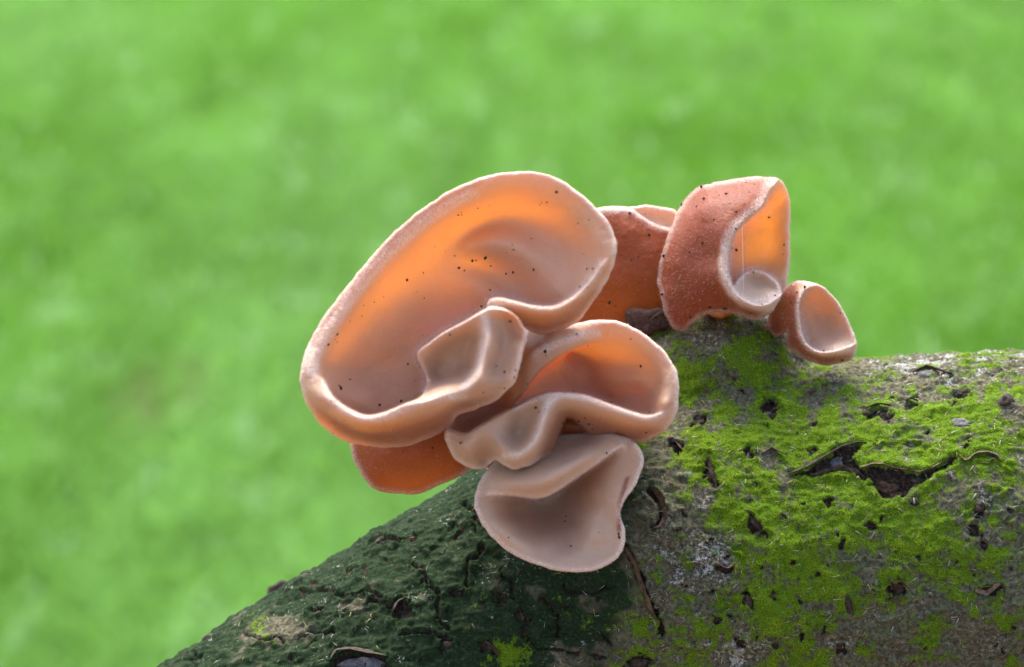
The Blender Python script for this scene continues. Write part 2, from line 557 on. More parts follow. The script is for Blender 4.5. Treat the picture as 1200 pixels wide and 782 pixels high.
def log_masks(p, n):
    x, y = p[:, 0], p[:, 1]
    front = smooth(-0.5, 0.0, n[:, 2])
    wx = x + 7 * noise(p, 14, 5) + 3 * noise(p, 5, 6)
    wy = y + 7 * noise(p, 14, 8) + 3 * noise(p, 5, 9)
    bx = wx + 34 * fbm(p, 46, 3, 25) + 10 * noise(p, 9, 26)
    left = smooth(785, 700, bx + 0.18 * (wy - 650)) * smooth(500, 570, wy + 20 * noise(p, 30, 27))
    left = np.maximum(left, smooth(710, 620, bx))
    f1 = fbm(p, 70, 4, 21)
    f2 = fbm(p, 24, 4, 31)
    f3 = fbm(p, 9, 3, 33)
    moss = 0.44 + 0.80 * f1 + 1.0 * f2 + 0.65 * f3
    moss += 0.42 * blob(x, y, 930, 610, 110, 95) + 0.40 * blob(x, y, 900, 730, 60, 70) + 0.25 * blob(x, y, 1060, 530, 140, 70)
    moss += 0.2 * blob(x, y, 850, 530, 70, 60) + 0.2 * blob(x, y, 1140, 480, 60, 50) + 0.15 * blob(x, y, 1100, 640, 70, 50)
    moss -= 0.45 * blob(x, y, 1100, 770, 160, 55) + 0.5 * blob(x, y, 820, 640, 50, 40) + 0.5 * blob(x, y, 840, 760, 40, 30)
    moss += 0.04
    moss -= 0.35 * blob(x, y, 1170, 590, 45, 40) + 0.4 * blob(x, y, 880, 395, 60, 32) + 0.5 * blob(x, y, 1130, 415, 150, 34)
    moss -= 0.5 * blob(x, y, 755, 370, 30, 18) + 0.25 * blob(x, y, 860, 470, 20, 15)
    lm = -0.55 + 0.5 * f1 + 0.8 * f2 + 0.5 * f3 + 1.1 * blob(x, y, 595, 765, 35, 18) + 0.9 * blob(x, y, 312, 738, 28, 18) + 0.6 * blob(x, y, 720, 730, 40, 60) + 0.35 * blob(x, y, 560, 700, 120, 60)
    moss = moss * (1 - left) + lm * left
    moss = np.clip(moss, 0, 1) * front
    algae = left * np.clip(1.2 + 0.7 * f2 + 0.4 * f1 + 0.45 * f3 - 1.2 * blob(x, y, 318, 742, 45, 28) - 0.9 * blob(x, y, 415, 715, 28, 16) - 0.7 * blob(x, y, 600, 690, 60, 12)
                           - 0.8 * blob(x, y, 690, 712, 26, 14) - 0.6 * blob(x, y, 650, 775, 90, 25) - 0.4 * blob(x, y, 480, 598, 30, 10), 0, 1)
    algae = np.maximum(algae, 0.35 * (1 - left) * np.clip(f2 + 0.2, 0, 1))
    lich = 0.05 + 0.45 * fbm(p, 18, 3, 55) + 0.5 * blob(x, y, 840, 755, 45, 32) + 0.30 * blob(x, y, 830, 640, 60, 45) + 0.2 * blob(x, y, 1170, 580, 40, 40) + 0.34 * blob(x, y, 1120, 418, 140, 30)
    lich = np.clip(lich - 0.08 * left, 0, 1)
    return moss, algae, lich, left


def log_disp(p, n):
    """bark relief in working units, and the mask of torn dark wood"""
    x, y = p[:, 0].copy(), p[:, 1].copy()
    moss, algae, lich, left = log_masks(p, n)
    d = 7 * fbm(p, 130, 2, 2) + 5.0 * fbm(p, 42, 3, 12) + 2.8 * fbm(p, (22, 12, 12), 3, 14) + 1.5 * fbm(p, 6.5, 2, 16)
    r = 1 - np.abs(fbm(p, (46, 20, 24), 3, 18))
    d += 2.4 * (r ** 5 - 0.4)
    d += moss * (0.5 + 0.8 * np.abs(noise(p, 4.2, 40)))
    d += left * 2.6 * fbm(p, 30, 3, 44)
    tb = np.abs(noise(p, (16, 9, 11), 71)) + 0.5 * np.abs(noise(p, (8, 5, 6), 72)) + 0.3 * np.abs(noise(p, 3.2, 73))
    d += 2.0 * (tb - 0.6) * (1 - 0.5 * left)
    torn = np.zeros(len(p))
    front = n[:, 2] > -0.15
    idx = np.nonzero(front & (x > 150) & (x < 1260) & (y > 360) & (y < 820))[0]
    q = p[idx]
    qx = q[:, 0] + 3.4 * noise(q, 8, 61) + 1.9 * noise(q, 3, 62)
    qy = q[:, 1] + 3.4 * noise(q, 8, 63) + 1.9 * noise(q, 3, 64)
    dd = np.zeros(len(idx))
    tt = np.zeros(len(idx))
    for poly, dep in ((TEAR, 8.0), (LCAV, 11.0)):
        s = np.where(inside(qx, qy, poly), 1, -1) * seg_dist(qx, qy, poly, True)
        m = smooth(-1.0, 3.0, s)
        lip = np.exp(-((s + 5) / 5.0) ** 2)
        dd += -dep * m * (0.75 + 0.4 * noise(q, 9, 70)) + 3.0 * lip
        tt = np.maximum(tt, m)
    for cx, cy, w, h, a, dep in PITS:
        sel = np.nonzero((np.abs(qx - cx) < 45) & (np.abs(qy - cy) < 45))[0]
        if not len(sel):
            continue
        ux, uy = qx[sel] - cx, qy[sel] - cy
        ca, sa = math.cos(a), math.sin(a)
        u, v = (ux * ca + uy * sa) / w, (-ux * sa + uy * ca) / h
        rr = np.hypot(u, v)
        rr = rr + 0.35 * noise(q[sel], 5, 77)
        m = smooth(1.2, 0.55, rr)
        lip = np.exp(-((rr - 1.35) / 0.3) ** 2)
        dd[sel] += -dep * 0.85 * m + 2.2 * lip * (uy < 2)
        tt[sel] = np.maximum(tt[sel], m)
    for poly, w, dep in ((CRACK, 3.6, 8.0), (CRACK2, 5.0, 8.0)):
        s = seg_dist(qx, qy, poly)
        m = smooth(w, w * 0.4, s)
        dd += -dep * m + 2.5 * np.exp(-((s - w * 1.6) / (w * 0.6)) ** 2)
        tt = np.maximum(tt, m)
    for poly in FISSURES:
        s = seg_dist(qx, qy, poly)
        m = smooth(2.6, 0.8, s)
        dd += -4.5 * m + 1.6 * np.exp(-((s - 4.5) / 2.0) ** 2)
        tt = np.maximum(tt, m)
    for poly in WRINKLES:
        s = seg_dist(qx, qy + 2 * noise(q, 12, 66), poly)
        dd += 2.4 * np.exp(-(s / 2.0) ** 2) - 1.8 * np.exp(-((s - 4.5) / 2.0) ** 2)
    # bare broken face of the stub, left corner
    bare = inside(qx, qy, [(728, 352), (782, 352), (785, 378), (760, 384), (735, 378)])
    d[idx] += dd
    torn[idx] = tt
    return d, torn, (moss * (1 - torn), algae, lich)


def surf_point(x, y, lift=0.0):
    x, y = np.atleast_1d(x).astype(float), np.atleast_1d(y).astype(float)
    p = np.stack([x, y, log_depth(x, y)], 1)
    n = log_normal(p)
    d, _, _ = log_disp(p, n)
    return p + n * (d + lift)[:, None], n


branch = empty('mossy_branch', P((760, 690, -205)), 'thick forked branch with green moss and flaking dark bark', 'branch')


def make_log():
    pts = np.array([(-3800, 5300, -700), (150, 1042, -170), (470, 830, -185), (640, 735, -195), (760, 690, -205), (900, 672, -212),
                    (1150, 650, -222), (1400, 634, -235), (3600, 420, -500)], float)
    # dense smooth spine
    seg = np.linalg.norm(np.diff(pts, axis=0), axis=1)
    cum = np.concatenate([[0], np.cumsum(seg)])
    fine = np.linspace(0, cum[-1], 6000)
    sp = np.stack([np.interp(fine, cum, pts[:, k]) for k in range(3)], 1)
    ker = np.exp(-(np.arange(-150, 151) / 55.0) ** 2)
    ker /= ker.sum()
    pad = np.pad(sp, ((150, 150), (0, 0)), mode='reflect', reflect_type='odd')
    sp = np.stack([np.convolve(pad[:, k], ker, 'valid') for k in range(3)], 1)
    tan = np.gradient(sp, axis=0)
    tan /= np.linalg.norm(tan, axis=1, keepdims=True)
    # spacing: fine where the picture looks, coarse beyond
    x = sp[:, 0]
    dens = np.where((x > 120) & (x < 1230), 1 / 1.75, 1 / 30.0)
    dens = np.where((x > 905) & (x < 950), 1 / 0.8, dens)
    w = np.cumsum(dens) * (cum[-1] / 6000)
    k = np.interp(np.arange(0, w[-1], 1.0), w, np.arange(6000))
    C = np.stack([np.interp(k, np.arange(6000), sp[:, j]) for j in range(3)], 1)
    T_ = np.stack([np.interp(k, np.arange(6000), tan[:, j]) for j in range(3)], 1)
    a_d = np.array([0, 0, 1.0])
    upv = np.cross(a_d, T_)                       # in-plane normal
    upv /= np.linalg.norm(upv, axis=1, keepdims=True)
    upv *= np.where(upv[:, 1:2] > 0, -1, 1)       # towards the top of the picture
    dv = np.cross(T_, upv)
    dv /= np.linalg.norm(dv, axis=1, keepdims=True)
    dv *= np.where(dv[:, 2:3] < 0, -1, 1)
    th = np.concatenate([np.linspace(R(-48), R(122), 400), np.linspace(R(122), R(312), 50)[1:-1]])
    nu, nt_ = len(C), len(th)
    dirs = np.cos(th)[None, :, None] * dv[:, None, :] + np.sin(th)[None, :, None] * upv[:, None, :]
    dirs = dirs.reshape(-1, 3)
    base = np.repeat(C, nt_, axis=0)
    t = np.full(len(base), 520.0)
    for _ in range(26):
        t -= np.clip(log_sdf(base + dirs * t[:, None]), -50, None) * 0.85
    p = base + dirs * t[:, None]
    n = log_normal(p)
    d, torn, (moss, algae, lich) = log_disp(p, n)
    p = p + n * d[:, None]
    i = np.arange(nu - 1)[:, None] * nt_
    j = np.arange(nt_)
    j2 = np.roll(j, -1)
    f = np.stack([i + j, i + nt_ + j, i + nt_ + j2, i + j2], -1).reshape(-1, 4)
    wp = P(p)
    c = wp[f[:, 2]] - wp[f[:, 0]]
    e = wp[f[:, 3]] - wp[f[:, 1]]
    if ((np.cross(c, e) * (wp[f[:, 0]] - P(base)[f[:, 0]])).sum(1)).mean() < 0:
        f = f[:, ::-1]
    col = np.stack([moss, torn, algae, lich], 1)
    mesh_obj('bark', wp, f, M_BARK, branch, True, col)
    return p, n, f, moss, torn, algae, lich


LP, LN, LF, LMOSS, LTORN, LALG, LLICH = make_log()


def make_moss():
    cen = LP[LF].mean(1)
    vis = (cen[:, 0] > 130) & (cen[:, 0] < 1240) & (cen[:, 1] > 350) & (cen[:, 1] < 815) & (LN[LF[:, 0], 2] > -0.35)
    fm = LMOSS[LF].mean(1)
    brk = fbm(cen, 5, 2, 81)
    dens = np.clip((fm + 1.2 * brk - 0.45) * 1.8, 0, 1) * vis
    v = LP[LF]
    area = 0.5 * np.linalg.norm(np.cross(v[:, 2] - v[:, 0], v[:, 3] - v[:, 1]), axis=1)
    # bright moss
    w = dens * area
    N = 150000
    pick = rng.choice(len(w), N, p=w / w.sum())
    a, b = rng.random(N)[:, None], rng.random(N)[:, None]
    q = v[pick]
    pos = (q[:, 0] * (1 - a) + q[:, 1] * a) * (1 - b) + (q[:, 3] * (1 - a) + q[:, 2] * a) * b
    nrm = LN[LF[pick, 0]]
    rnd = rng.standard_normal((N, 3))
    lean = rnd - (rnd * nrm).sum(1, keepdims=True) * nrm + np.array([0.0, -0.25, 0])
    lean /= np.linalg.norm(lean, axis=1, keepdims=True)
    L = np.clip(1.2 + 1.4 * rng.random(N) ** 2 + 0.6 * noise(pos, 9, 83), 0.7, 3.6) * (0.45 + 0.45 * fm[pick])
    t = rng.random(N)[:, None]
    tone = np.clip(0.5 + 0.9 * fbm(pos, 16, 3, 85), 0, 1)[:, None]
    lime = np.array([0.31, 0.47, 0.010])
    deep = np.array([0.085, 0.20, 0.006])
    yel = np.array([0.46, 0.52, 0.05])
    col = deep * (1 - tone) + lime * tone
    col = col * (1 - 0.25 * t) + yel * 0.25 * t
    wb = P(pos - nrm * 0.5)
    wn_ = P(pos + nrm) - P(pos)
    wl_ = P(pos + lean) - P(pos)
    wn_ /= np.linalg.norm(wn_, axis=1, keepdims=True)
    wl_ /= np.linalg.norm(wl_, axis=1, keepdims=True)
    vv, ff, cc = blades(wb, wn_ * 0.7, L * S, np.full(N, 0.62 * S), wl_, col, 1.1)
    o = mesh_obj('moss', vv, ff, M_MOSS, branch, False, cc)
    o['kind'] = 'stuff'
    o['label'] = 'bright lime green moss filaments over the bark'
    # fallen fibres and pale bark shreds lying in the moss
    w2 = vis * area * (1 - LTORN[LF].mean(1)) * (1 - 0.93 * LALG[LF].mean(1))
    N = 2400
    pick = rng.choice(len(w2), N, p=w2 / w2.sum())
    pos = v[pick].mean(1)
    nrm = LN[LF[pick, 0]]
    rnd = rng.standard_normal((N, 3)) * [1.0, 0.7, 0.7]
    lean = rnd - (rnd * nrm).sum(1, keepdims=True) * nrm
    lean /= np.linalg.norm(lean, axis=1, keepdims=True)
    wn_ = P(pos + nrm) - P(pos)
    wl_ = P(pos + lean) - P(pos)
    wn_ /= np.linalg.norm(wn_, axis=1, keepdims=True)
    wl_ /= np.linalg.norm(wl_, axis=1, keepdims=True)
    pal = np.array([[0.42, 0.34, 0.20], [0.30, 0.24, 0.15], [0.50, 0.46, 0.40], [0.05, 0.035, 0.025], [0.12, 0.08, 0.05], [0.36, 0.36, 0.10]])
    col = pal[rng.integers(0, len(pal), N)] * (0.7 + 0.5 * rng.random((N, 1)))
    L = rng.uniform(3, 11, N)
    vv, ff, cc = blades(P(pos + nrm * 0.8), wn_ * 0.25 + 0.0, L * S, rng.uniform(0.5, 1.2, N) * S, wl_, col, 1.0)
    o = mesh_obj('bark_shreds', vv, ff, M_MOSS, branch, False, cc)
    o['kind'] = 'stuff'
    o['label'] = 'tiny pale shreds of bark caught in the moss'


make_moss()


# ---- separate pieces of bark: warts, flakes, curled torn edges
def lump(x, y, w, h, tall, ang, mat, name='bark_wart', seed=0):
    nu, nv = 14, 6
    (c,), (n,) = surf_point(x, y, 0.0)
    t1 = np.array([math.cos(ang), math.sin(ang), 0.0])
    t1 -= n * (t1 @ n)
    t1 /= np.linalg.norm(t1)
    t2 = np.cross(n, t1)
    vs = []
    for i in range(nv):
        ph = i / (nv - 1) * math.pi * 0.55
        for k in range(nu):
            a = k / nu * 2 * math.pi
            vs.append((math.cos(a) * math.sin(ph), math.sin(a) * math.sin(ph), math.cos(ph)))
    vs = np.array(vs)
    r = 1 + 0.45 * noise(vs + seed * 3.1, 0.8, seed) + 0.25 * noise(vs + seed, 0.35, seed + 5)
    vs = vs * r[:, None]
    pts = c + vs[:, :1] * w * t1 + vs[:, 1:2] * h * t2 + (vs[:, 2:] * tall - 1.5) * n
    f = []
    for i in range(nv - 1):
        for k in range(nu):
            f.append((i * nu + k, (i + 1) * nu + k, (i + 1) * nu + (k + 1) % nu, i * nu + (k + 1) % nu))
    return mesh_obj(name, P(pts), f, mat, branch, True)


def curl_strip(poly, width, lift, roll, mat, name='curled_bark', seed=0, side=1, thick=1.6):
    """ribbon of bark along a line on the log: one edge on the surface, the other lifting and rolling back"""
    q = np.array(poly, float)
    L = np.concatenate([[0], np.cumsum(np.hypot(*np.diff(q, axis=0).T))])
    m = max(6, int(L[-1] / 4.0))
    s = np.linspace(0, L[-1], m)
    X = np.interp(s, L, q[:, 0])
    Y = np.interp(s, L, q[:, 1])
    c, n = surf_point(X, Y, 1.0)
    # smooth the line of contact
    base = np.stack([X, Y, log_depth(X, Y)], 1)
    c = base + n * 3.0
    tg = np.gradient(c, axis=0)
    tg /= np.linalg.norm(tg, axis=1, keepdims=True)
    b = np.cross(tg, n) * side
    prof = np.sin(np.linspace(0.08, 1, m) * math.pi) ** 0.5
    jit = noise(np.stack([s, s * 0, s * 0 + seed], 1), 7, seed)
    wd = width * prof * (1 + 0.45 * jit)
    nv = 5
    rows = []
    for j in range(nv):
        u = j / (nv - 1)
        ang = u * roll
        off = (np.sin(ang) / max(roll, 1e-3))[None] if False else math.sin(ang) / max(roll, 1e-3)
        up_ = (1 - math.cos(ang)) / max(roll, 1e-3)
        rows.append(c + b * (wd * (off - 0.25))[:, None] + n * (wd * up_ * lift + jit * 0.8 - 1.5 * (u == 0))[:, None])
    top = np.concatenate(rows)
    bot = top - np.tile(n, (nv, 1)) * thick
    vs = np.concatenate([top, bot])
    f = []
    K = nv * m
    for j in range(nv - 1):
        for i in range(m - 1):
            a, b2, c2, d2 = j * m + i, j * m + i + 1, (j + 1) * m + i + 1, (j + 1) * m + i
            f.append((a, b2, c2, d2))
            f.append((K + d2, K + c2, K + b2, K + a))
    for i in range(m - 1):
        f.append((i + 1, i, K + i, K + i + 1))
        e = (nv - 1) * m
        f.append((e + i, e + i + 1, K + e + i + 1, K + e + i))
    for j in range(nv - 1):
        f.append((j * m, (j + 1) * m, K + (j + 1) * m, K + j * m))
        e = m - 1
        f.append(((j + 1) * m + e, j * m + e, K + j * m + e, K + (j + 1) * m + e))
    return mesh_obj(name, P(vs), f, mat, branch, True)


WARTS = [(1180, 414, 18, 8, 4, -0.05, M_GREYFLAKE), (1180, 474, 11, 9, 7, 0.2, M_DARK), (1085, 437, 13, 6, 5, 0.2, M_GREYFLAKE),
         (1122, 459, 8, 5, 5, 0, M_DARK), (1127, 494, 13, 7, 4, 0.2, M_GREYFLAKE), (1068, 474, 8, 4, 4, 0, M_DARK), (1033, 480, 10, 4, 4, -0.2, M_DARK),
         (1014, 482, 7, 4, 4, 0.3, M_DARK), (903, 481, 8, 6, 2, 0.4, M_GREYFLAKE), (952, 527, 4, 4, 2, 0, M_DARK),
         (1147, 593, 6, 5, 4, 0.5, M_DARK), (1141, 621, 4, 6, 3, 0, M_DARK), (1153, 639, 6, 4, 3, 0, M_DARK), (1052, 692, 7, 8, 3, 0, M_WOOD),
         (885, 612, 5, 9, 4, -0.5, M_DARK), (850, 660, 8, 6, 6, 0.2, M_GREYFLAKE), (1166, 688, 6, 4, 3, 0, M_DARK), (993, 702, 5, 16, 4, -0.25, M_DARK),
         (970, 591, 4, 6, 2, 0, M_DARK), (985, 760, 6, 5, 3, 0, M_DARK), (958, 672, 4, 4, 2, 0, M_DARK), (842, 726, 5, 4, 3, 0, M_DARK),
         (905, 698, 6, 4, 3, 0, M_DARK), (877, 705, 4, 8, 3, 0, M_DARK), (332, 689, 10, 6, 6, -0.7, M_DARK), (357, 680, 9, 5, 5, -0.4, M_DARK),
         (243, 751, 10, 5, 5, -0.2, M_DARK), (446, 632, 9, 5, 4, -0.6, M_DARK), (470, 717, 8, 9, 3, -0.5, M_DARK), (610, 727, 5, 11, 4, -0.3, M_DARK),
         (536, 696, 5, 4, 3, 0, M_DARK), (572, 758, 9, 5, 4, 0.4, M_DARK), (524, 755, 6, 4, 3, 0, M_DARK), (790, 523, 6, 4, 3, 0.5, M_DARK),
         (820, 491, 6, 5, 3, 0, M_DARK), (968, 458, 4, 3, 3, 0, M_WOOD), (954, 464, 7, 3, 3, 0.1, M_WOOD), (1020, 617, 6, 3, 2, 0, M_DARK), (877, 533, 4, 7, 3, 0.1, M_GREYFLAKE),
         (862, 443, 5, 4, 2, 0.0, M_DARK), (1040, 565, 14, 9, 3, 0.1, M_WOOD), (985, 536, 12, 7, 3, -0.4, M_GREYFLAKE), (1075, 562, 10, 5, 3, 0.0, M_DARK),
         (420, 776, 22, 8, 3, 0.0, M_GREYFLAKE), (752, 781, 11, 6, 3, 0, M_DARK)]
for i, (x, y, w, h, t, a, mt) in enumerate(WARTS):
    lump(x, y, w, h, t, a, mt, 'bark_wart', i + 1)
CURLS = [([(924, 556), (945, 547), (962, 537), (985, 524), (1005, 519), (1016, 520)], 7, 1.0, 1.2, -1),
         ([(1008, 549), (1022, 544), (1036, 544), (1048, 548), (1062, 550), (1076, 553), (1092, 548), (1104, 542), (1114, 534), (1122, 530)], 8, 1.1, 1.3, -1),
         ([(1122, 531), (1127, 536), (1133, 541), (1137, 536), (1144, 531), (1158, 530), (1170, 534), (1174, 543)], 6, 1.0, 1.3, -1),
         ([(950, 559), (966, 555), (985, 550), (1000, 553), (1013, 560)], 6, 0.8, 1.1, 1),
         ([(893, 533), (904, 525), (912, 529), (922, 534)], 6, 1.0, 1.4, -1),
         ([(785, 516), (794, 520), (800, 530)], 6, 1.0, 1.4, -1),
         ([(824, 531), (830, 542), (833, 556), (838, 566), (840, 577)], 7, 1.0, 1.5, 1),
         ([(764, 572), (774, 586), (779, 602), (774, 616), (764, 620)], 9, 1.0, 1.5, 1),
         ([(733, 642), (744, 664), (752, 690), (762, 714), (772, 730)], 9, 0.9, 1.4, 1),
         ([(1040, 679), (1052, 676), (1062, 679)], 7, 1.2, 1.4, -1), ([(1041, 703), (1052, 705), (1062, 700)], 6, 1.0, 1.2, 1),
         ([(1143, 690), (1156, 694), (1166, 686), (1175, 682)], 6, 1.0, 1.3, -1), ([(986, 686), (992, 697), (998, 712), (1000, 722)], 6, 0.9, 1.4, 1),
         ([(1070, 438), (1085, 431), (1100, 435), (1118, 441)], 6, 0.9, 1.2, -1), ([(1014, 480), (1027, 474), (1044, 476)], 5, 1.0, 1.2, -1),
         ([(876, 604), (884, 612), (892, 620), (884, 632)], 6, 1.1, 1.5, 1), ([(386, 775), (394, 762), (412, 760), (432, 764), (456, 769)], 8, 1.0, 1.3, -1),
         ([(460, 718), (466, 706), (478, 700)], 7, 1.0, 1.3, -1), ([(310, 706), (320, 694), (334, 686), (346, 684)], 7, 1.0, 1.4, -1),
         ([(604, 706), (609, 718), (614, 730)], 6, 1.0, 1.4, 1), ([(840, 658), (852, 664), (862, 660)], 6, 1.0, 1.4, -1),
         ([(1062, 471), (1068, 468), (1076, 472)], 4, 1.0, 1.3, -1), ([(545, 690), (536, 692), (528, 698)], 5, 1.0, 1.3, 1),
         ([(568, 752), (578, 760), (584, 770)], 6, 1.0, 1.3, 1), ([(893, 478), (900, 470), (912, 474), (915, 484)], 5, 0.9, 1.2, -1)]
for i, (poly, w, lf, ro, sd_) in enumerate(CURLS):
    curl_strip(poly, w, lf, ro, M_CURL if (i % 3 and poly[0][0] > 730) else M_DARK, 'curled_bark', i + 1, sd_)


# ------------------------------------------------------------------ jelly ears
def cr(poly, step, closed=True):
    """Catmull-Rom through the points, resampled at about the given step"""
    q = np.array(poly, float)
    n = len(q)
    out = []
    for i in range(n if closed else n - 1):
        if closed:
            p0, p1, p2, p3 = q[i - 1], q[i], q[(i + 1) % n], q[(i + 2) % n]
        else:
            p0, p1, p2, p3 = q[max(i - 1, 0)], q[i], q[i + 1], q[min(i + 2, n - 1)]
        m = max(2, int(np.hypot(*(p2 - p1)[:2]) / step))
        t = (np.arange(m) / m)[:, None]
        out.append(0.5 * (2 * p1 + (p2 - p0) * t + (2 * p0 - 5 * p1 + 4 * p2 - p3) * t ** 2 + (3 * p1 - p0 - 3 * p2 + p3) * t ** 3))
    if not closed:
        out.append(q[-1:])
    return np.concatenate(out)


class Field:
    """smooth depth surface through sculpted lines (multiquadric interpolation)"""
    def __init__(self, lines, c=4.0, lam=0.6):
        pts = []
        for ln in lines:
            pts.append(np.array(ln, float) if len(ln) < 2 else cr(ln, 5.0, False))
        a = np.concatenate(pts)
        self.c, self.x = c, a[:, :2]
        n = len(a)
        K = np.zeros((n + 3, n + 3))
        K[:n, :n] = -np.sqrt(((self.x[:, None] - self.x[None]) ** 2).sum(-1) + c * c) + 0
        K[np.arange(n), np.arange(n)] += lam
        Q = np.concatenate([np.ones((n, 1)), self.x / 100.0], 1)
        K[:n, n:] = Q
        K[n:, :n] = Q.T
        r = np.zeros(n + 3)
        r[:n] = a[:, 2]
        self.w = np.linalg.solve(K, r)

    def __call__(self, p):
        out = np.empty(len(p))
        n = len(self.x)
        for i in range(0, len(p), 6000):
            b = p[i:i + 6000]
            K = -np.sqrt(((b[:, None] - self.x[None]) ** 2).sum(-1) + self.c ** 2)
            out[i:i + 6000] = K @ self.w[:n] + self.w[n] + (b / 100.0) @ self.w[n + 1:]
        return out


class Layers:
    """a sheet sculpted from smooth fields, each upper one laid over the last inside its outline"""
    def __init__(self, first, others, relief, c, lam):
        z = lambda lines: [[(q[0], q[1], q[2] * relief) for q in ln] for ln in lines]
        self.first = Field(z(first), c, lam)
        self.rest = [(Field(z(ln), c, lam), cr(poly, 3.0), w) for ln, poly, w in others]

    def __call__(self, p):
        d = self.first(p)
        for f, poly, w in self.rest:
            sd_ = np.where(inside(p[:, 0], p[:, 1], poly), 1, -1) * seg_dist(p[:, 0], p[:, 1], poly, True)
            k = smooth(-w, w, sd_)
            m = k > 0
            if m.any():
                d[m] = d[m] * (1 - k[m]) + f(p[m]) * k[m]
        return d


EARS = {}
GROUP = 'jelly ear fungi on the branch'


def ear(key, label, sil, first, others=(), base=0.0, t=12.0, rmin=9.0, round_r=4.5, outer=(), soft=6.0, grid=1.9, crest=(), stalk=None, c=13.0, lam=0.25, fuzz=2600, all_outer=False, frost_rim=9.0, relief=1.0, ofrost=0.3, flen=1.0, glow=(), thick=(), oamt=1.0, camt=0.75):
    sil_s = cr(sil, 2.2)
    z3 = np.column_stack([sil_s, np.zeros(len(sil_s))])
    sil_s = sil_s + np.column_stack([1.0 * noise(z3, 11, 41) + 0.45 * noise(z3, 4, 42), 1.0 * noise(z3, 11, 43) + 0.45 * noise(z3, 4, 44)])
    F = Layers(first, others, relief, c, lam)
    # ---- planar points
    pts = [sil_s]
    nxt, prv = np.roll(sil_s, -1, 0), np.roll(sil_s, 1, 0)
    tg = nxt - prv
    tg /= np.linalg.norm(tg, axis=1, keepdims=True) + 1e-9
    nr = np.stack([-tg[:, 1], tg[:, 0]], 1)
    area2 = (sil_s[:, 0] * nxt[:, 1] - nxt[:, 0] * sil_s[:, 1]).sum()
    if area2 < 0:
        nr = -nr
    cand = []
    for off in (0.5, 1.3, 2.6, 4.4, 6.6):
        cand.append(sil_s + nr * off)
    for ln, poly, w in others:
        q_ = cr(poly, 1.5)
        t_ = np.roll(q_, -1, 0) - np.roll(q_, 1, 0)
        t_ /= np.linalg.norm(t_, axis=1, keepdims=True) + 1e-9
        n_ = np.stack([-t_[:, 1], t_[:, 0]], 1)
        for o_ in (-1.0, -0.6, -0.2, 0.2, 0.6, 1.0):
            cand.append(q_ + n_ * o_ * w)
    lo, hi = sil_s.min(0) - 1, sil_s.max(0) + 1
    gy = np.arange(lo[1], hi[1], grid * 0.87)
    rows = []
    for r_, yy in enumerate(gy):
        xx = np.arange(lo[0] + (r_ % 2) * grid * 0.5, hi[0], grid)
        rows.append(np.stack([xx, np.full(len(xx), yy)], 1))
    ngrid_start = sum(len(c_) for c_ in cand)
    cand.append(np.concatenate(rows))
    cand = np.concatenate(cand)
    dist = seg_dist(cand[:, 0], cand[:, 1], sil_s, True)
    ok = inside(cand[:, 0], cand[:, 1], sil_s) & (dist > 0.35)
    cand = cand[ok]
    cell = np.floor(cand / 0.95).astype(np.int64)
    _, keep = np.unique(cell[:, 0] * 100003 + cell[:, 1], return_index=True)
    keep.sort()
    # drop plain grid points that crowd the sculpted lines
    ng = ngrid_start - (~ok[:ngrid_start]).sum()
    feat = keep[keep < ng]
    occ = set()
    fc = np.floor(cand[feat] / 1.3).astype(np.int64)
    occ = np.unique(fc[:, 0] * 100003 + fc[:, 1])
    gk = keep[keep >= ng]
    gc = np.floor(cand[gk] / 1.3).astype(np.int64)
    keep = np.concatenate([feat, gk[~np.isin(gc[:, 0] * 100003 + gc[:, 1], occ)]])
    pts = np.concatenate([sil_s, cand[keep]])
    nb = len(sil_s)
    edges = [(i, (i + 1) % nb) for i in range(nb)]
    vo, eo, fo, *_ = geometry.delaunay_2d_cdt([Vector(p) for p in pts], edges, [], 1, 1e-5)
    xy = np.array([(v.x, v.y) for v in vo])
    tri = np.array([f for f in fo if len(f) == 3], int)
    # ---- front and back depth
    front = F(xy)
    rs = 2.0
    gx, gy = np.arange(lo[0], hi[0] + rs, rs), np.arange(lo[1], hi[1] + rs, rs)
    GX, GY = np.meshgrid(gx, gy)
    ras = F(np.stack([GX.ravel(), GY.ravel()], 1)).reshape(GX.shape)
    msk = inside(GX, GY, sil_s)
    big = np.where(msk, ras, 1e6)
    kk = int(rmin / rs)
    mn = big.copy()
    pad = np.pad(big, kk, constant_values=1e6)
    H, W = big.shape
    for dy in range(-kk, kk + 1):
        for dx in range(-kk, kk + 1):
            if dx * dx + dy * dy <= kk * kk + 0.5:
                mn = np.minimum(mn, pad[kk + dy:kk + dy + H, kk + dx:kk + dx + W])
    val = np.where(mn < 1e5, mn, 0.0)
    wgt = (mn < 1e5).astype(float)
    ker = np.exp(-(np.arange(-6, 7) / 2.6) ** 2)
    for arr_i in range(1):
        def blur(a):
            a = np.apply_along_axis(lambda m_: np.convolve(m_, ker, 'same'), 0, a)
            return np.apply_along_axis(lambda m_: np.convolve(m_, ker, 'same'), 1, a)
        val = blur(val) / (blur(wgt) + 1e-9)
    fx, fy = (xy[:, 0] - gx[0]) / rs, (xy[:, 1] - gy[0]) / rs
    ix, iy = np.clip(fx.astype(int), 0, W - 2), np.clip(fy.astype(int), 0, H - 2)
    ax, ay = fx - ix, fy - iy
    mnv = (val[iy, ix] * (1 - ax) * (1 - ay) + val[iy, ix + 1] * ax * (1 - ay) + val[iy + 1, ix] * (1 - ax) * ay + val[iy + 1, ix + 1] * ax * ay)
    z3 = np.column_stack([xy, np.zeros(len(xy))])
    back = np.minimum(mnv, front) - t * (1 + 0.4 * noise(z3, 38, 51))
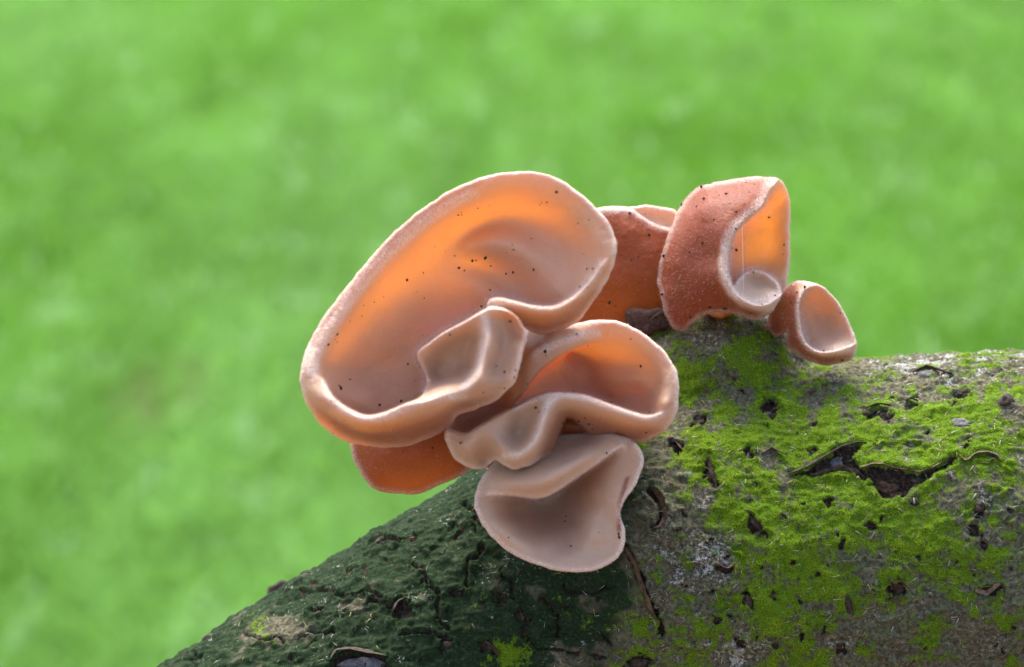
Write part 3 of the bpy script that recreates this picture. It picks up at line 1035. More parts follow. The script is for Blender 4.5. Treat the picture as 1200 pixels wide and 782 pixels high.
    db = seg_dist(xy[:, 0], xy[:, 1], sil_s, True)
    hh = np.sqrt(np.clip(1 - (1 - np.clip(db / round_r, 0, 1)) ** 2, 0, 1))
    mid = np.maximum(0.5 * (front + back), front - t)
    p3 = np.column_stack([xy, front])
    micro = 0.22 * noise(p3, 2.6, 3) + 0.40 * noise(p3, 6, 4) + 0.5 * noise(p3, 12, 6) + 1.6 * noise(p3, 26, 5)
    fr = mid + (front + micro - mid) * hh
    bk = mid - (mid - back + 0.6 * noise(p3, 5, 9)) * hh
    isb = db < 1e-3
    nv = len(xy)
    bmap = np.arange(nv) + nv
    bidx = np.nonzero(isb)[0]
    bmap[bidx] = bidx
    verts = np.concatenate([np.column_stack([xy, fr + base]), np.column_stack([xy, bk + base])])
    # outward facing front (towards +d): picture y points down
    a, b_, c_ = xy[tri[:, 0]], xy[tri[:, 1]], xy[tri[:, 2]]
    s = (b_[:, 0] - a[:, 0]) * (c_[:, 1] - a[:, 1]) - (b_[:, 1] - a[:, 1]) * (c_[:, 0] - a[:, 0])
    tri[s > 0] = tri[s > 0][:, ::-1]
    fb = bmap[tri][:, ::-1]
    faces = np.concatenate([tri, fb])
    # ---- colour masks
    o = np.zeros(nv)
    if all_outer:
        o[:] = 1
    for poly in outer:
        sd_ = np.where(inside(xy[:, 0], xy[:, 1], poly), 1, -1) * seg_dist(xy[:, 0], xy[:, 1], poly, True)
        o = np.maximum(o, oamt * smooth(-soft, soft, sd_))
    frost = 0.95 * smooth(frost_rim, 1.0, db)
    for ln in crest:
        dl = seg_dist(xy[:, 0], xy[:, 1], cr(ln, 4, False))
        frost = np.maximum(frost, 0.9 * smooth(10, 1, dl))
    frost = np.maximum(frost, 0.15 + (ofrost - 0.15) * o)
    col = np.zeros((2 * nv, 3))
    for poly in glow:  # backlit orange glow placed by hand: more translucent, less bloom
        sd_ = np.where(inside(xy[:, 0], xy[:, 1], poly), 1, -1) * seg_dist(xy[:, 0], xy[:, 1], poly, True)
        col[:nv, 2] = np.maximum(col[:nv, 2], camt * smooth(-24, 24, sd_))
    for poly, amt in thick:  # glow held back by hand: less translucent, more bloom; flesh no thicker
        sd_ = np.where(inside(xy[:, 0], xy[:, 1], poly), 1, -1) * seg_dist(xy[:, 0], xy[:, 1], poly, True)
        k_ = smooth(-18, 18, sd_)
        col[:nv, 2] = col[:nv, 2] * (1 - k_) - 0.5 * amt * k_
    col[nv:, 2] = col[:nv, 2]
    col[:nv, 0], col[:nv, 1] = o, frost
    col[nv:, 0], col[nv:, 1] = 1.0, 0.5
    used = np.unique(faces)
    remap = np.zeros(2 * nv, int)
    remap[used] = np.arange(len(used))
    verts, faces, col = verts[used], remap[faces], col[used]
    root_p = stalk[-1][:3] if stalk else (sil_s[:, 0].mean(), sil_s[:, 1].max(), base)
    root = empty('jelly_ear_fungus', P(root_p), label, 'fungus', GROUP)
    wv = P(verts)
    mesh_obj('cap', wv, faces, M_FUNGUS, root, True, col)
    # ---- stalk to the bark
    if stalk:
        q = cr([s_[:4] for s_ in stalk], 6.0, False)
        tgn = np.gradient(q[:, :3], axis=0)
        tgn /= np.linalg.norm(tgn, axis=1, keepdims=True) + 1e-9
        ref = np.array([0.1, 1.0, 0.15])
        e1 = np.cross(tgn, ref)
        e1 /= np.linalg.norm(e1, axis=1, keepdims=True)
        e2 = np.cross(tgn, e1)
        m = 24
        th = np.arange(m) / m * 2 * math.pi
        ring = q[:, None, :3] + q[:, None, 3:4] * (np.cos(th)[None, :, None] * e1[:, None] + np.sin(th)[None, :, None] * e2[:, None])
        sv = ring.reshape(-1, 3)
        sv = sv + 1.8 * np.stack([noise(sv, 14, 1), noise(sv, 14, 2), noise(sv, 14, 3)], 1)
        vx, vy = (sv[:, 0] - gx[0]) / rs, (sv[:, 1] - gy[0]) / rs
        ins = inside(sv[:, 0], sv[:, 1], sil_s)
        jx, jy = np.clip(vx.astype(int), 0, W - 1), np.clip(vy.astype(int), 0, H - 1)
        sv[:, 2] = np.where(ins, np.minimum(sv[:, 2], val[jy, jx] - t * 0.75 + base), sv[:, 2])
        k = len(q)
        sf = []
        for i in range(k - 1):
            for j in range(m):
                sf.append((i * m + j, i * m + (j + 1) % m, (i + 1) * m + (j + 1) % m, (i + 1) * m + j))
        wsv = P(sv)
        sf = np.array(sf)
        cen = P(q[:, :3])[(sf[:, 0] // m)]
        nn = np.cross(wsv[sf[:, 1]] - wsv[sf[:, 0]], wsv[sf[:, 2]] - wsv[sf[:, 0]])
        if (nn * (wsv[sf[:, 0]] - cen)).sum() < 0:
            sf = sf[:, ::-1]
        scol = np.tile([1.0, 0.1, 0.0], (len(sv), 1))
        mesh_obj('stalk', wsv, sf, M_FUNGUS, root, True, scol)
    # ---- down: short pale hairs on the rim and the outside
    if fuzz:
        vn = vnormals(wv, faces)
        tv = wv[faces]
        ar = np.linalg.norm(np.cross(tv[:, 1] - tv[:, 0], tv[:, 2] - tv[:, 0]), axis=1)
        wgt_v = np.maximum(col[:, 0] * 0.55, np.clip(col[:, 1] - 0.2, 0, 1) * 1.3)
        w = ar * wgt_v[faces].mean(1)
        N = int(fuzz)
        pick = rng.choice(len(w), N, p=w / w.sum())
        u1, u2 = rng.random(N), rng.random(N)
        fl = u1 + u2 > 1
        u1[fl], u2[fl] = 1 - u1[fl], 1 - u2[fl]
        q = tv[pick]
        pos = q[:, 0] + (q[:, 1] - q[:, 0]) * u1[:, None] + (q[:, 2] - q[:, 0]) * u2[:, None]
        nn = vn[faces[pick, 0]]
        rn = rng.standard_normal((N, 3))
        lean = rn - (rn * nn).sum(1, keepdims=True) * nn
        lean /= np.linalg.norm(lean, axis=1, keepdims=True) + 1e-9
        oo = col[faces[pick, 0], 0]
        L = (1.0 + 1.1 * rng.random(N) + 0.7 * oo) * S * flen
        ccol = (np.array([0.78, 0.64, 0.60]) * (1 - 0.75 * oo[:, None]) + np.array([0.55, 0.32, 0.25]) * 0.75 * oo[:, None]) * (0.7 + 0.45 * rng.random((N, 1)))
        bv, bf, bc = blades(pos - nn * 0.2 * S, nn, L, np.full(N, 0.36 * S), lean, ccol, 0.6)
        fo_ = mesh_obj('down', bv, bf, M_FUZZ, root, False, bc)
        fo_['kind'] = 'stuff'
    EARS[key] = (F, base, sil_s)
    return root


#EARS_BEGIN
# bare broken wood at the stub's corner
def broken_wood():
    ol = cr([(733, 366), (745, 361), (760, 363), (774, 360), (785, 366), (788, 382), (772, 387), (756, 396), (738, 392)], 3.0)
    m = len(ol)
    cx, cy = ol.mean(0)
    v, f = [], []
    for k, (sc, d) in enumerate(((0.02, -128), (0.4, -127), (0.8, -128), (1.0, -134), (1.04, -205))):
        q = np.column_stack([cx + (ol[:, 0] - cx) * sc, cy + (ol[:, 1] - cy) * sc, np.full(m, float(d))])
        q[:, 2] += (sc > 0.3) * (1.6 * noise(q, (3.0, 60, 9), 91) + 1.2 * noise(q, (1.5, 40, 5), 92))
        v.append(q)
    for k in range(4):
        for i in range(m):
            f.append((k * m + i, k * m + (i + 1) % m, (k + 1) * m + (i + 1) % m, (k + 1) * m + i))
    o = mesh_obj('broken_wood', P(np.concatenate(v)), f, M_WOOD, branch, True)
    o['label'] = 'bare purplish brown wood where the stub has broken'


broken_wood()


def sh(line, dx, dy, ds):
    """a line shifted in the plane and given new depths"""
    return [(p[0] + dx, p[1] + dy, v) for p, v in zip(line, ds)]


# ---- A: the largest ear, a deep bowl with a folded flap
A_fold = [(571, 354, 48), (583, 348, 52), (604, 352, 55), (624, 357, 55), (647, 358, 52), (664, 351, 47), (679, 340, 43), (693, 326, 41), (706, 308, 41)]
A_flap = [(496, 458, 14), (499, 445, 12), (495, 432, 16), (489, 421, 26), (490, 411, 38), (502, 402, 50), (520, 389, 61), (545, 376, 70), (558, 368, 74), (572, 361, 77), (590, 363, 77)]
A_ridge = [(567, 368, 76), (569, 381, 74), (566, 404, 71), (562, 427, 70), (555, 441, 69), (544, 455, 67)]
A_lip = [(544, 458, 67), (519, 460, 66), (499, 466, 66), (473, 473, 68), (452, 482, 70), (430, 486, 72), (409, 478, 68), (391, 464, 58), (380, 443, 46)]
A_rim = [(356, 440, 44), (362, 408, 39), (395, 360, 33), (434, 310, 29), (476, 268, 27), (522, 235, 27), (555, 219, 28), (588, 210, 31), (622, 209, 34), (651, 217, 36), (682, 238, 38), (703, 261, 39), (714, 280, 40), (716, 295, 41), (711, 314, 41)]
A_rim2 = [(368, 440, 48), (374, 413, 42), (404, 366, 34), (442, 317, 28), (483, 276, 24), (527, 245, 22), (558, 230, 23), (590, 221, 26), (620, 220, 29), (647, 228, 30), (672, 247, 31), (691, 268, 34), (700, 284, 37)]
ear('A', 'largest jelly ear, a deep orange and pinkish bowl with a folded flap at lower right',
    [(352, 440), (356, 417), (367, 392), (390, 357), (430, 307), (473, 262), (520, 228), (553, 212), (587, 203), (623, 202), (653, 210), (687, 232),
     (710, 257), (721, 277), (723, 293), (717, 317), (704, 340), (691, 360), (678, 376), (657, 387), (637, 392), (624, 390), (616, 387), (617, 395), (614, 410),
     (609, 430), (602, 450), (583, 468), (567, 476), (546, 483), (535, 489), (526, 500), (504, 514), (478, 522), (452, 525), (424, 522), (403, 516), (378, 500), (363, 479), (354, 460)],
    [A_rim, A_rim2, [(357, 455, 44), (367, 456, 48), (376, 455, 44)],
     [(392, 428, 14), (432, 362, 2), (482, 307, -6), (530, 268, -12), (565, 249, -12), (600, 242, -10), (640, 252, -4), (668, 275, 4), (684, 298, 14)],
     [(440, 402, -26), (475, 352, -30), (510, 310, -30), (542, 276, -30), (575, 260, -30), (608, 260, -26), (636, 278, -18), (657, 300, -8), (668, 316, 2)],
     [(640, 325, -12), (622, 303, -14), (600, 286, -13), (572, 280, -17), (546, 290, -24)],
     [(556, 308, -42), (580, 314, -46), (603, 328, -46), (620, 342, -40)], [(652, 342, -2), (668, 334, 8), (682, 322, 20)],
     [(520, 325, -36), (552, 332, -42), (578, 345, -46)],
     [(430, 440, -36), (470, 422, -52), (510, 368, -54), (550, 350, -52)], [(400, 448, 4), (412, 458, -4), (430, 470, -14)], [(455, 460, -40), (485, 448, -50), (480, 425, -54)],
     [(380, 470, 20), (420, 500, -20), (480, 500, -30), (560, 420, -40), (600, 420, -30), (640, 370, -30)]],
    [([A_fold, sh(A_fold[1:7], 3, 9, (55, 57, 57, 54, 49, 44)), [(612, 372, 44), (637, 377, 36), (657, 372, 34), (676, 360, 32), (690, 345, 32), (704, 324, 34)],
       [(616, 386, 16), (637, 389, 4), (657, 384, 4), (678, 373, 8), (691, 356, 16), (703, 338, 24), (714, 316, 34)], [(590, 365, 40), (585, 385, 30)], [(711, 314, 40), (716, 295, 41), (700, 300, 40)]],
      [(p[0], p[1]) for p in A_fold] + [(722, 300), (735, 320), (700, 410), (600, 410), (575, 375)], 2.0),
     ([A_flap, A_lip, sh(A_lip[1:8], -2, 12, (66, 66, 67, 69, 70, 67, 60)), A_ridge,
       [(549, 388, 46), (532, 401, 30), (516, 413, 18), (508, 425, 10)], [(547, 408, 24), (537, 421, 14), (526, 436, 12), (514, 446, 14)], [(552, 428, 30), (543, 443, 44), (520, 453, 52)],
       [(561, 398, 50), (557, 424, 50)],
       [(584, 374, 66), (587, 395, 62), (585, 415, 62), (576, 434, 64)], [(602, 373, 71), (611, 392, 73), (609, 410, 73), (604, 430, 72), (597, 447, 70)],
       [(592, 457, 60), (567, 470, 46), (546, 477, 34)], [(357, 425, 42), (370, 425, 45)], [(369, 440, 48), (371, 452, 52)], [(356, 440, 44), (358, 458, 44), (367, 474, 42), (382, 484, 44), (404, 495, 50), (430, 505, 48), (470, 502, 46), (505, 492, 48), (535, 480, 44)],
       [(360, 470, 34), (372, 488, 24), (386, 499, 16), (406, 512, 2), (426, 518, -6), (452, 521, -10), (478, 518, -10), (502, 510, -6), (524, 497, 4)]],
      [(345, 440), (360, 443), (378, 443), (391, 464), (409, 478), (430, 486), (452, 482), (473, 473), (490, 466), (497, 456), (499, 444), (494, 431), (489, 420), (490, 411), (502, 402), (520, 389), (545, 376), (558, 368), (572, 361), (590, 362), (606, 371), (618, 388), (650, 420), (640, 560), (500, 580), (340, 560), (320, 480)], 2.0)],
    base=150, t=9, rmin=7, relief=1.35, oamt=0.5, camt=0.65, thick=[([(385, 440), (420, 400), (480, 355), (560, 345), (560, 470), (430, 480)], 0.8), ([(580, 265), (620, 265), (690, 300), (700, 330), (650, 352), (600, 350), (585, 310)], 0.8), ([(500, 400), (570, 365), (610, 380), (600, 450), (520, 455)], 0.6)], glow=[[(385, 420), (380, 395), (440, 315), (530, 240), (600, 222), (660, 240), (680, 275), (640, 262), (590, 252), (555, 272), (560, 300), (590, 322), (540, 326), (500, 330), (445, 365), (405, 415)], [(370, 480), (410, 490), (450, 496), (520, 478), (560, 462), (560, 500), (440, 540), (360, 500)], [(600, 365), (650, 368), (690, 345), (690, 380), (630, 400)]], outer=[[(360, 400), (391, 352), (431, 302), (474, 258), (521, 226), (560, 208), (563, 214), (526, 237), (481, 270), (439, 313), (399, 362), (369, 404)], [(340, 462), (366, 476), (390, 490), (425, 500), (465, 495), (505, 484), (540, 470), (575, 466), (620, 450), (620, 540), (350, 540)],
                                   [(585, 362), (620, 369), (650, 370), (680, 352), (712, 332), (720, 400), (600, 400)]],
    crest=[A_fold, sh(A_lip, 0, 6, [0] * 9), A_flap, A_ridge, A_rim2[:7], sh(A_rim2[:7], -6, -5, [0] * 7)],
    stalk=[(545, 395, 70, 55), (560, 425, 20, 46), (595, 480, -40, 45), (640, 535, -85, 50)], fuzz=12000)

# ---- B: brown underside of an ear tucked below the largest
ear('B', 'dark orange-brown ear seen from outside, tucked under the largest ear',
    [(411, 520), (417, 545), (427, 562), (440, 574), (460, 579), (490, 578), (520, 567), (552, 550), (580, 535), (610, 510), (600, 470), (540, 450), (470, 460), (425, 490)],
    [[(415, 520, -8), (421, 543, -6), (430, 559, -4), (442, 570, -6), (461, 574, -12), (490, 572, -14), (520, 561, -12), (552, 544, -10)],
     [(440, 520, 16), (450, 545, 18), (480, 552, 16), (520, 540, 12), (550, 528, 8)], [(500, 500, 24), (540, 500, 16)], [(470, 470, 10), (540, 460, 6), (590, 480, -4), (600, 505, -8)]],
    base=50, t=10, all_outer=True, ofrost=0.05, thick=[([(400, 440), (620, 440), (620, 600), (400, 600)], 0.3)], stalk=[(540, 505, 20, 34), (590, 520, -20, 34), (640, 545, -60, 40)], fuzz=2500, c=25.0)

# ---- C: middle ear with a wavy front fold
C_lip = [(606, 477, 60), (625, 467, 68), (643, 461, 74), (664, 461, 77), (687, 464, 78), (712, 473, 77), (738, 482, 70), (758, 487, 58), (774, 484, 48)]
C_over = [(604, 470, 14), (613, 460, 26), (631, 437, 38), (649, 422, 42), (671, 410, 40), (690, 404, 32), (704, 400, 28)]
C_ridge = [(652, 464, 77), (641, 474, 78), (635, 491, 80), (630, 509, 81), (621, 524, 80), (606, 535, 76), (592, 535, 71)]
C_rimr = [(697, 380, 37), (719, 381, 37), (740, 389, 37), (762, 404, 38), (779, 422, 40), (788, 440, 43), (790, 461, 46), (787, 482, 46), (776, 498, 42)]
ear('C', 'middle jelly ear with a wavy pale fold across its front, right below the largest ear',
    [(590, 445), (596, 412), (618, 386), (648, 386), (674, 379), (697, 375), (720, 376), (743, 384), (766, 400), (784, 419), (794, 439), (796, 462), (793, 485), (781, 503), (763, 515), (748, 518),
     (733, 515), (716, 515), (697, 518), (680, 523), (664, 529), (650, 532), (638, 537), (623, 545), (605, 550), (592, 547), (580, 540), (566, 550), (548, 548), (533, 537),
     (523, 521), (521, 509), (525, 499), (532, 486), (550, 474), (580, 462)],
    [C_rimr, [(700, 391, 36), (720, 393, 34), (737, 400, 32), (755, 414, 32), (769, 430, 35), (777, 445, 40), (778, 462, 44), (773, 474, 46)],
     [(704, 403, 20), (722, 407, 16), (742, 418, 14), (757, 431, 18)],
     [(625, 458, -44), (640, 441, -58), (660, 430, -64), (682, 420, -52), (705, 416, -18), (725, 418, -2)], [(660, 450, -68), (690, 440, -58), (712, 445, -30), (735, 446, -6), (756, 446, 12), (769, 446, 26)],
     [(712, 430, -24), (735, 433, -6)], [(700, 458, -56), (726, 462, -34), (746, 464, -18), (760, 466, 2)], [(742, 474, -14), (760, 477, 10), (770, 476, 34)],
     [(640, 500, -20), (665, 500, -6), (690, 508, 2), (720, 512, 6), (745, 512, 10)], [(650, 525, -10), (680, 518, -4)], [(700, 490, -40), (640, 480, -40)], [(600, 530, -20)], [(740, 500, -10), (560, 520, -30), (590, 470, -30), (620, 400, -20), (660, 395, -10)]],
    [([C_over, [(598, 420, -6), (606, 402, -6), (620, 392, -2)], [(606, 440, 18), (612, 424, 30), (618, 414, 37), (630, 403, 40), (650, 393, 40), (675, 384, 38), (697, 380, 37), (712, 381, 37)], [(622, 422, 41), (636, 410, 46), (655, 401, 46), (680, 393, 43), (700, 391, 36)],
       [(540, 488, -4), (570, 477, -8), (590, 462, -4), (600, 452, 6)], [(530, 500, -4), (560, 500, -12), (590, 485, -14), (602, 474, -4)]],
      [(p[0], p[1]) for p in C_over] + [(712, 390), (712, 360), (640, 365), (580, 390), (510, 460), (505, 515), (560, 520), (590, 490)], 1.8),
     ([C_lip, sh(C_lip[2:9], 0, 9, (76, 79, 80, 79, 72, 60, 46)), [(668, 482, 60), (687, 489, 56), (712, 495, 54), (740, 502, 50), (765, 503, 44)],
       [(666, 487, 46), (678, 496, 36), (690, 506, 24), (700, 509, 20), (720, 508, 18), (734, 511, 18), (750, 515, 20), (765, 512, 28), (780, 500, 38)],
       C_ridge, [(618, 494, 52), (611, 511, 47), (603, 519, 56)], [(597, 498, 56), (588, 510, 60)], [(627, 484, 64), (622, 504, 64)],
       [(659, 478, 66), (650, 497, 56), (645, 515, 50), (634, 530, 52), (621, 540, 58), (605, 546, 60), (594, 543, 58)],
       [(530, 508, 46), (545, 510, 54), (562, 501, 60), (583, 489, 63), (604, 478, 61)],
       [(575, 511, 62), (581, 522, 64), (588, 532, 66)], [(566, 519, 50), (571, 529, 34), (577, 537, 26)], [(545, 525, 58), (556, 522, 55)],
       [(528, 520, 46), (537, 534, 42), (549, 544, 34), (566, 547, 22)], [(778, 462, 44), (790, 462, 46), (787, 482, 46)]],
      [(519, 505), (528, 504), (545, 508), (562, 499), (583, 487), (604, 477), (625, 466), (643, 460), (664, 460), (687, 463), (712, 472), (738, 481), (758, 486), (774, 483), (786, 474), (805, 470), (812, 520), (770, 532), (748, 524), (733, 513), (720, 510), (697, 511), (687, 506), (677, 496), (665, 490), (657, 506), (651, 524), (644, 540), (625, 562), (560, 580), (510, 550)], 1.8)],
    base=100, t=9, rmin=7, relief=1.25, oamt=0.6, camt=0.4, thick=[([(610, 470), (640, 425), (690, 425), (750, 440), (775, 460), (750, 480), (690, 465)], 0.9), ([(525, 510), (600, 480), (650, 465), (630, 530), (590, 545), (540, 545)], 0.7)], glow=[[(690, 400), (720, 392), (755, 412), (770, 440), (740, 430), (700, 415)], [(660, 475), (720, 488), (770, 500), (760, 530), (640, 550), (640, 510)]], outer=[[(655, 484), (672, 480), (700, 488), (735, 498), (765, 502), (790, 502), (770, 530), (640, 545), (625, 550), (642, 508)],
                                  [(515, 503), (528, 503), (545, 507), (562, 498), (590, 484), (601, 472), (600, 452), (599, 428), (604, 408), (618, 386), (600, 380), (520, 460)]],
    crest=[C_lip, C_ridge, [(628, 415), (652, 402), (680, 393), (700, 391)]],
    stalk=[(712, 430, 60, 52), (713, 446, 20, 38), (715, 460, -50, 32), (717, 480, -130, 34)], fuzz=8000)

# ---- D: lowest ear, flattened with an overhanging upper fold
D_edge = [(575, 580, 24), (601, 582, 30), (626, 585, 34), (642, 582, 36), (658, 573, 36), (679, 559, 34), (697, 547, 32), (716, 533, 30), (729, 525, 30)]
ear('D', 'lowest jelly ear, pale brownish pink and flattened against the bark with an upper fold',
    [(679, 508), (700, 506), (720, 508), (739, 515), (750, 525), (754, 537), (752, 551), (746, 568), (734, 584), (727, 600), (730, 616), (733, 631), (727, 648), (716, 660), (697, 668), (674, 671), (651, 668),
     (626, 661), (601, 650), (580, 633), (564, 613), (556, 592), (557, 576), (566, 557), (580, 540), (600, 525), (640, 512)],
    [[(561, 580, 24), (562, 592, 26), (571, 610, 28), (585, 628, 28), (604, 643, 27), (628, 654, 26), (652, 661, 25), (674, 664, 24), (696, 661, 24), (712, 653, 25), (721, 641, 26), (725, 625, 26), (723, 605, 28), (727, 588, 30), (738, 566, 32), (745, 546, 33), (744, 532, 32), (736, 522, 31)],
     [(578, 588, 14), (584, 602, 12), (598, 617, 14), (615, 630, 14), (645, 645, 14), (675, 648, 15), (700, 640, 18)],
     [(592, 588, -14), (612, 590, -60), (640, 590, -78), (658, 582, -76), (674, 570, -64), (692, 555, -36), (710, 543, 0), (724, 534, 20)],
     [(598, 603, -30), (628, 609, -54), (655, 605, -58), (673, 590, -50)], [(608, 622, 2), (628, 628, -8), (650, 626, -18)], [(666, 622, -22), (672, 610, -34)], [(692, 624, 18), (686, 606, -2), (692, 590, -8)], [(711, 610, 17), (707, 585, 18), (718, 565, 22), (731, 545, 27)], [(640, 640, 14), (662, 637, -2), (690, 638, 18)], [(697, 574, -2), (706, 566, 8)],
     [(620, 560, -50), (660, 540, -50), (700, 520, -10), (600, 540, -10)]],
    [([D_edge, [(561, 576, 22), (571, 558, 18), (590, 548, 20), (620, 540, 24), (655, 530, 28), (690, 518, 26), (715, 514, 26), (733, 518, 29)], [(588, 571, 34), (610, 570, 47), (632, 570, 56), (652, 562, 58), (672, 548, 54), (692, 535, 46)], [(610, 530, 10), (650, 520, 12), (690, 512, 14)]],
      [(548, 582), (575, 582)] + [(p[0], p[1]) for p in D_edge[1:]] + [(742, 518), (760, 500), (640, 480), (540, 530)], 1.8)],
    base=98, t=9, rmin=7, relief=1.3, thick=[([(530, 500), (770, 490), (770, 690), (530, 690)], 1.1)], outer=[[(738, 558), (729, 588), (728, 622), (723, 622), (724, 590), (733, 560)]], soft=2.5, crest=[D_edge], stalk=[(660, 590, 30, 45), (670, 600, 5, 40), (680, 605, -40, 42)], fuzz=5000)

# ---- E: back ear behind, reddish wall with a pale lining at the top
E_edge = [(700, 249, 2), (715, 246, 2), (730, 246, 2), (743, 248, 1), (752, 254, 0), (763, 261, 0), (783, 268, 0), (800, 272, -2)]
ear('E', 'reddish brown upright ear at the back, between the largest ear and the curled one',
    [(690, 250), (705, 243), (726, 242), (743, 242), (763, 241), (790, 246), (812, 262), (818, 300), (812, 340), (800, 368), (770, 378), (740, 388), (705, 402), (674, 400), (664, 350), (676, 280)],
    [[(700, 247, -20), (735, 244, -40), (763, 243, -58), (790, 249, -62), (812, 266, -60)], [(740, 290, -70), (790, 300, -66)], [(740, 360, -60)]],
    [([E_edge, [(690, 300, 12), (712, 262, 8), (714, 300, 14), (716, 340, 12), (714, 368, 4)], [(745, 265, 8), (745, 300, 16), (745, 340, 13), (745, 370, 2)], [(775, 280, 6), (778, 310, 9), (778, 345, 5)], [(680, 300, 2)], [(812, 310, -16)]],
      [(670, 244), (690, 240), (715, 241), (735, 244), (743, 248), (752, 254), (763, 261), (783, 268), (830, 276), (840, 400), (660, 400)], 1.5)],
    base=-150, t=8, ofrost=0.04, outer=[[(660, 255), (700, 248), (743, 247), (763, 261), (800, 272), (830, 272), (830, 400), (660, 400)]], soft=2.0,
    crest=[E_edge], stalk=[(748, 364, -172, 22), (756, 390, -195, 26), (768, 430, -220, 36)], fuzz=3000, c=20)

# ---- F: tall curled ear, open to the right
F_rim = [(906, 217, -4), (902, 226, 2), (895, 240, 14), (885, 250, 21), (872, 261, 27), (862, 273, 30), (856, 289, 32), (854, 310, 34), (856, 326, 35), (861, 339, 35), (871, 350, 34), (886, 357, 30), (901, 355, 20), (912, 348, 4)]
F_disc = [(862, 330, -2), (870, 321, -8), (883, 317, -11), (898, 321, -12), (910, 331, -10), (916, 342, -6)]
ear('F', 'tall reddish curled ear with frosted outside, its orange hollow opening to the right',
    [(793, 249), (808, 228), (829, 216), (862, 210), (895, 207), (911, 210), (921, 221), (926, 238), (926, 277), (925, 307), (922, 334), (917, 345), (911, 357), (900, 370), (883, 375), (868, 370), (849, 367), (824, 370),
     (811, 379), (801, 388), (788, 384), (779, 366), (773, 346), (770, 325), (773, 307), (780, 284), (788, 264)],
    [[(911, 215, -34), (919, 226, -60), (922, 240, -70), (922, 277, -72), (921, 307, -72), (919, 330, -68)], [(905, 240, -74), (905, 285, -84), (903, 306, -84)], [(889, 270, -86), (887, 306, -88)], [(872, 280, -86), (870, 309, -86)], [(850, 250, -76), (840, 300, -80), (850, 350, -76), (890, 350, -80)], [(903, 219, -24)]],
    [([F_disc, [(868, 337, -2), (880, 328, -20), (895, 330, -22), (906, 339, -14)], [(874, 346, 10), (890, 348, 6), (903, 346, 0)], [(880, 360, 16), (900, 358, 8)], [(855, 335, 10)]],
      [(858, 336)] + [(p[0], p[1]) for p in F_disc] + [(925, 352), (915, 372), (880, 385), (855, 360)], 1.4),
     ([F_rim, sh(F_rim[2:11], -9, -3, (14, 21, 27, 31, 33, 35, 37, 37, 36)),
       [(835, 300, 24), (828, 270, 18), (835, 245, 10), (860, 232, 8), (885, 224, 4)], [(812, 310, 10), (806, 280, 2), (812, 250, -8), (830, 230, -12), (860, 219, -12), (890, 212, -12)],
       [(788, 310, -16), (793, 280, -20), (802, 250, -30)], [(776, 325, -44), (780, 300, -42), (787, 275, -44), (797, 252, -50), (812, 233, -44)],
       [(815, 345, 8), (840, 345, 22), (860, 356, 28)], [(785, 345, -24), (790, 370, -28), (800, 382, -28)], [(808, 372, -14), (824, 364, 0), (848, 360, 12), (870, 364, 16), (886, 368, 14), (900, 363, 6), (912, 352, 0)], [(908, 212, -16)]],
      [(912, 212), (906, 220)] + [(p[0], p[1]) for p in F_rim[1:]] + [(926, 344), (930, 400), (780, 420), (740, 330), (770, 220), (880, 190), (915, 200)], 1.4)],
    base=-80, t=7, rmin=6, camt=1.3, outer=[[(760, 200), (906, 205), (901, 222), (885, 245), (862, 262), (846, 285), (842, 310), (844, 330), (852, 345), (868, 360), (890, 366), (905, 366), (900, 380), (780, 395), (760, 330)]], soft=4,
    crest=[F_rim, F_disc, [(p[0] - 7, p[1] - 2) for p in F_rim]], thick=[([(860, 325), (915, 325), (915, 365), (870, 365)], 0.8)], glow=[[(866, 280), (900, 240), (922, 222), (924, 330), (890, 312), (866, 312)]], stalk=[(838, 344, -125, 18), (845, 372, -165, 18), (850, 410, -200, 30)], fuzz=9000, ofrost=0.14, flen=1.35, c=9)

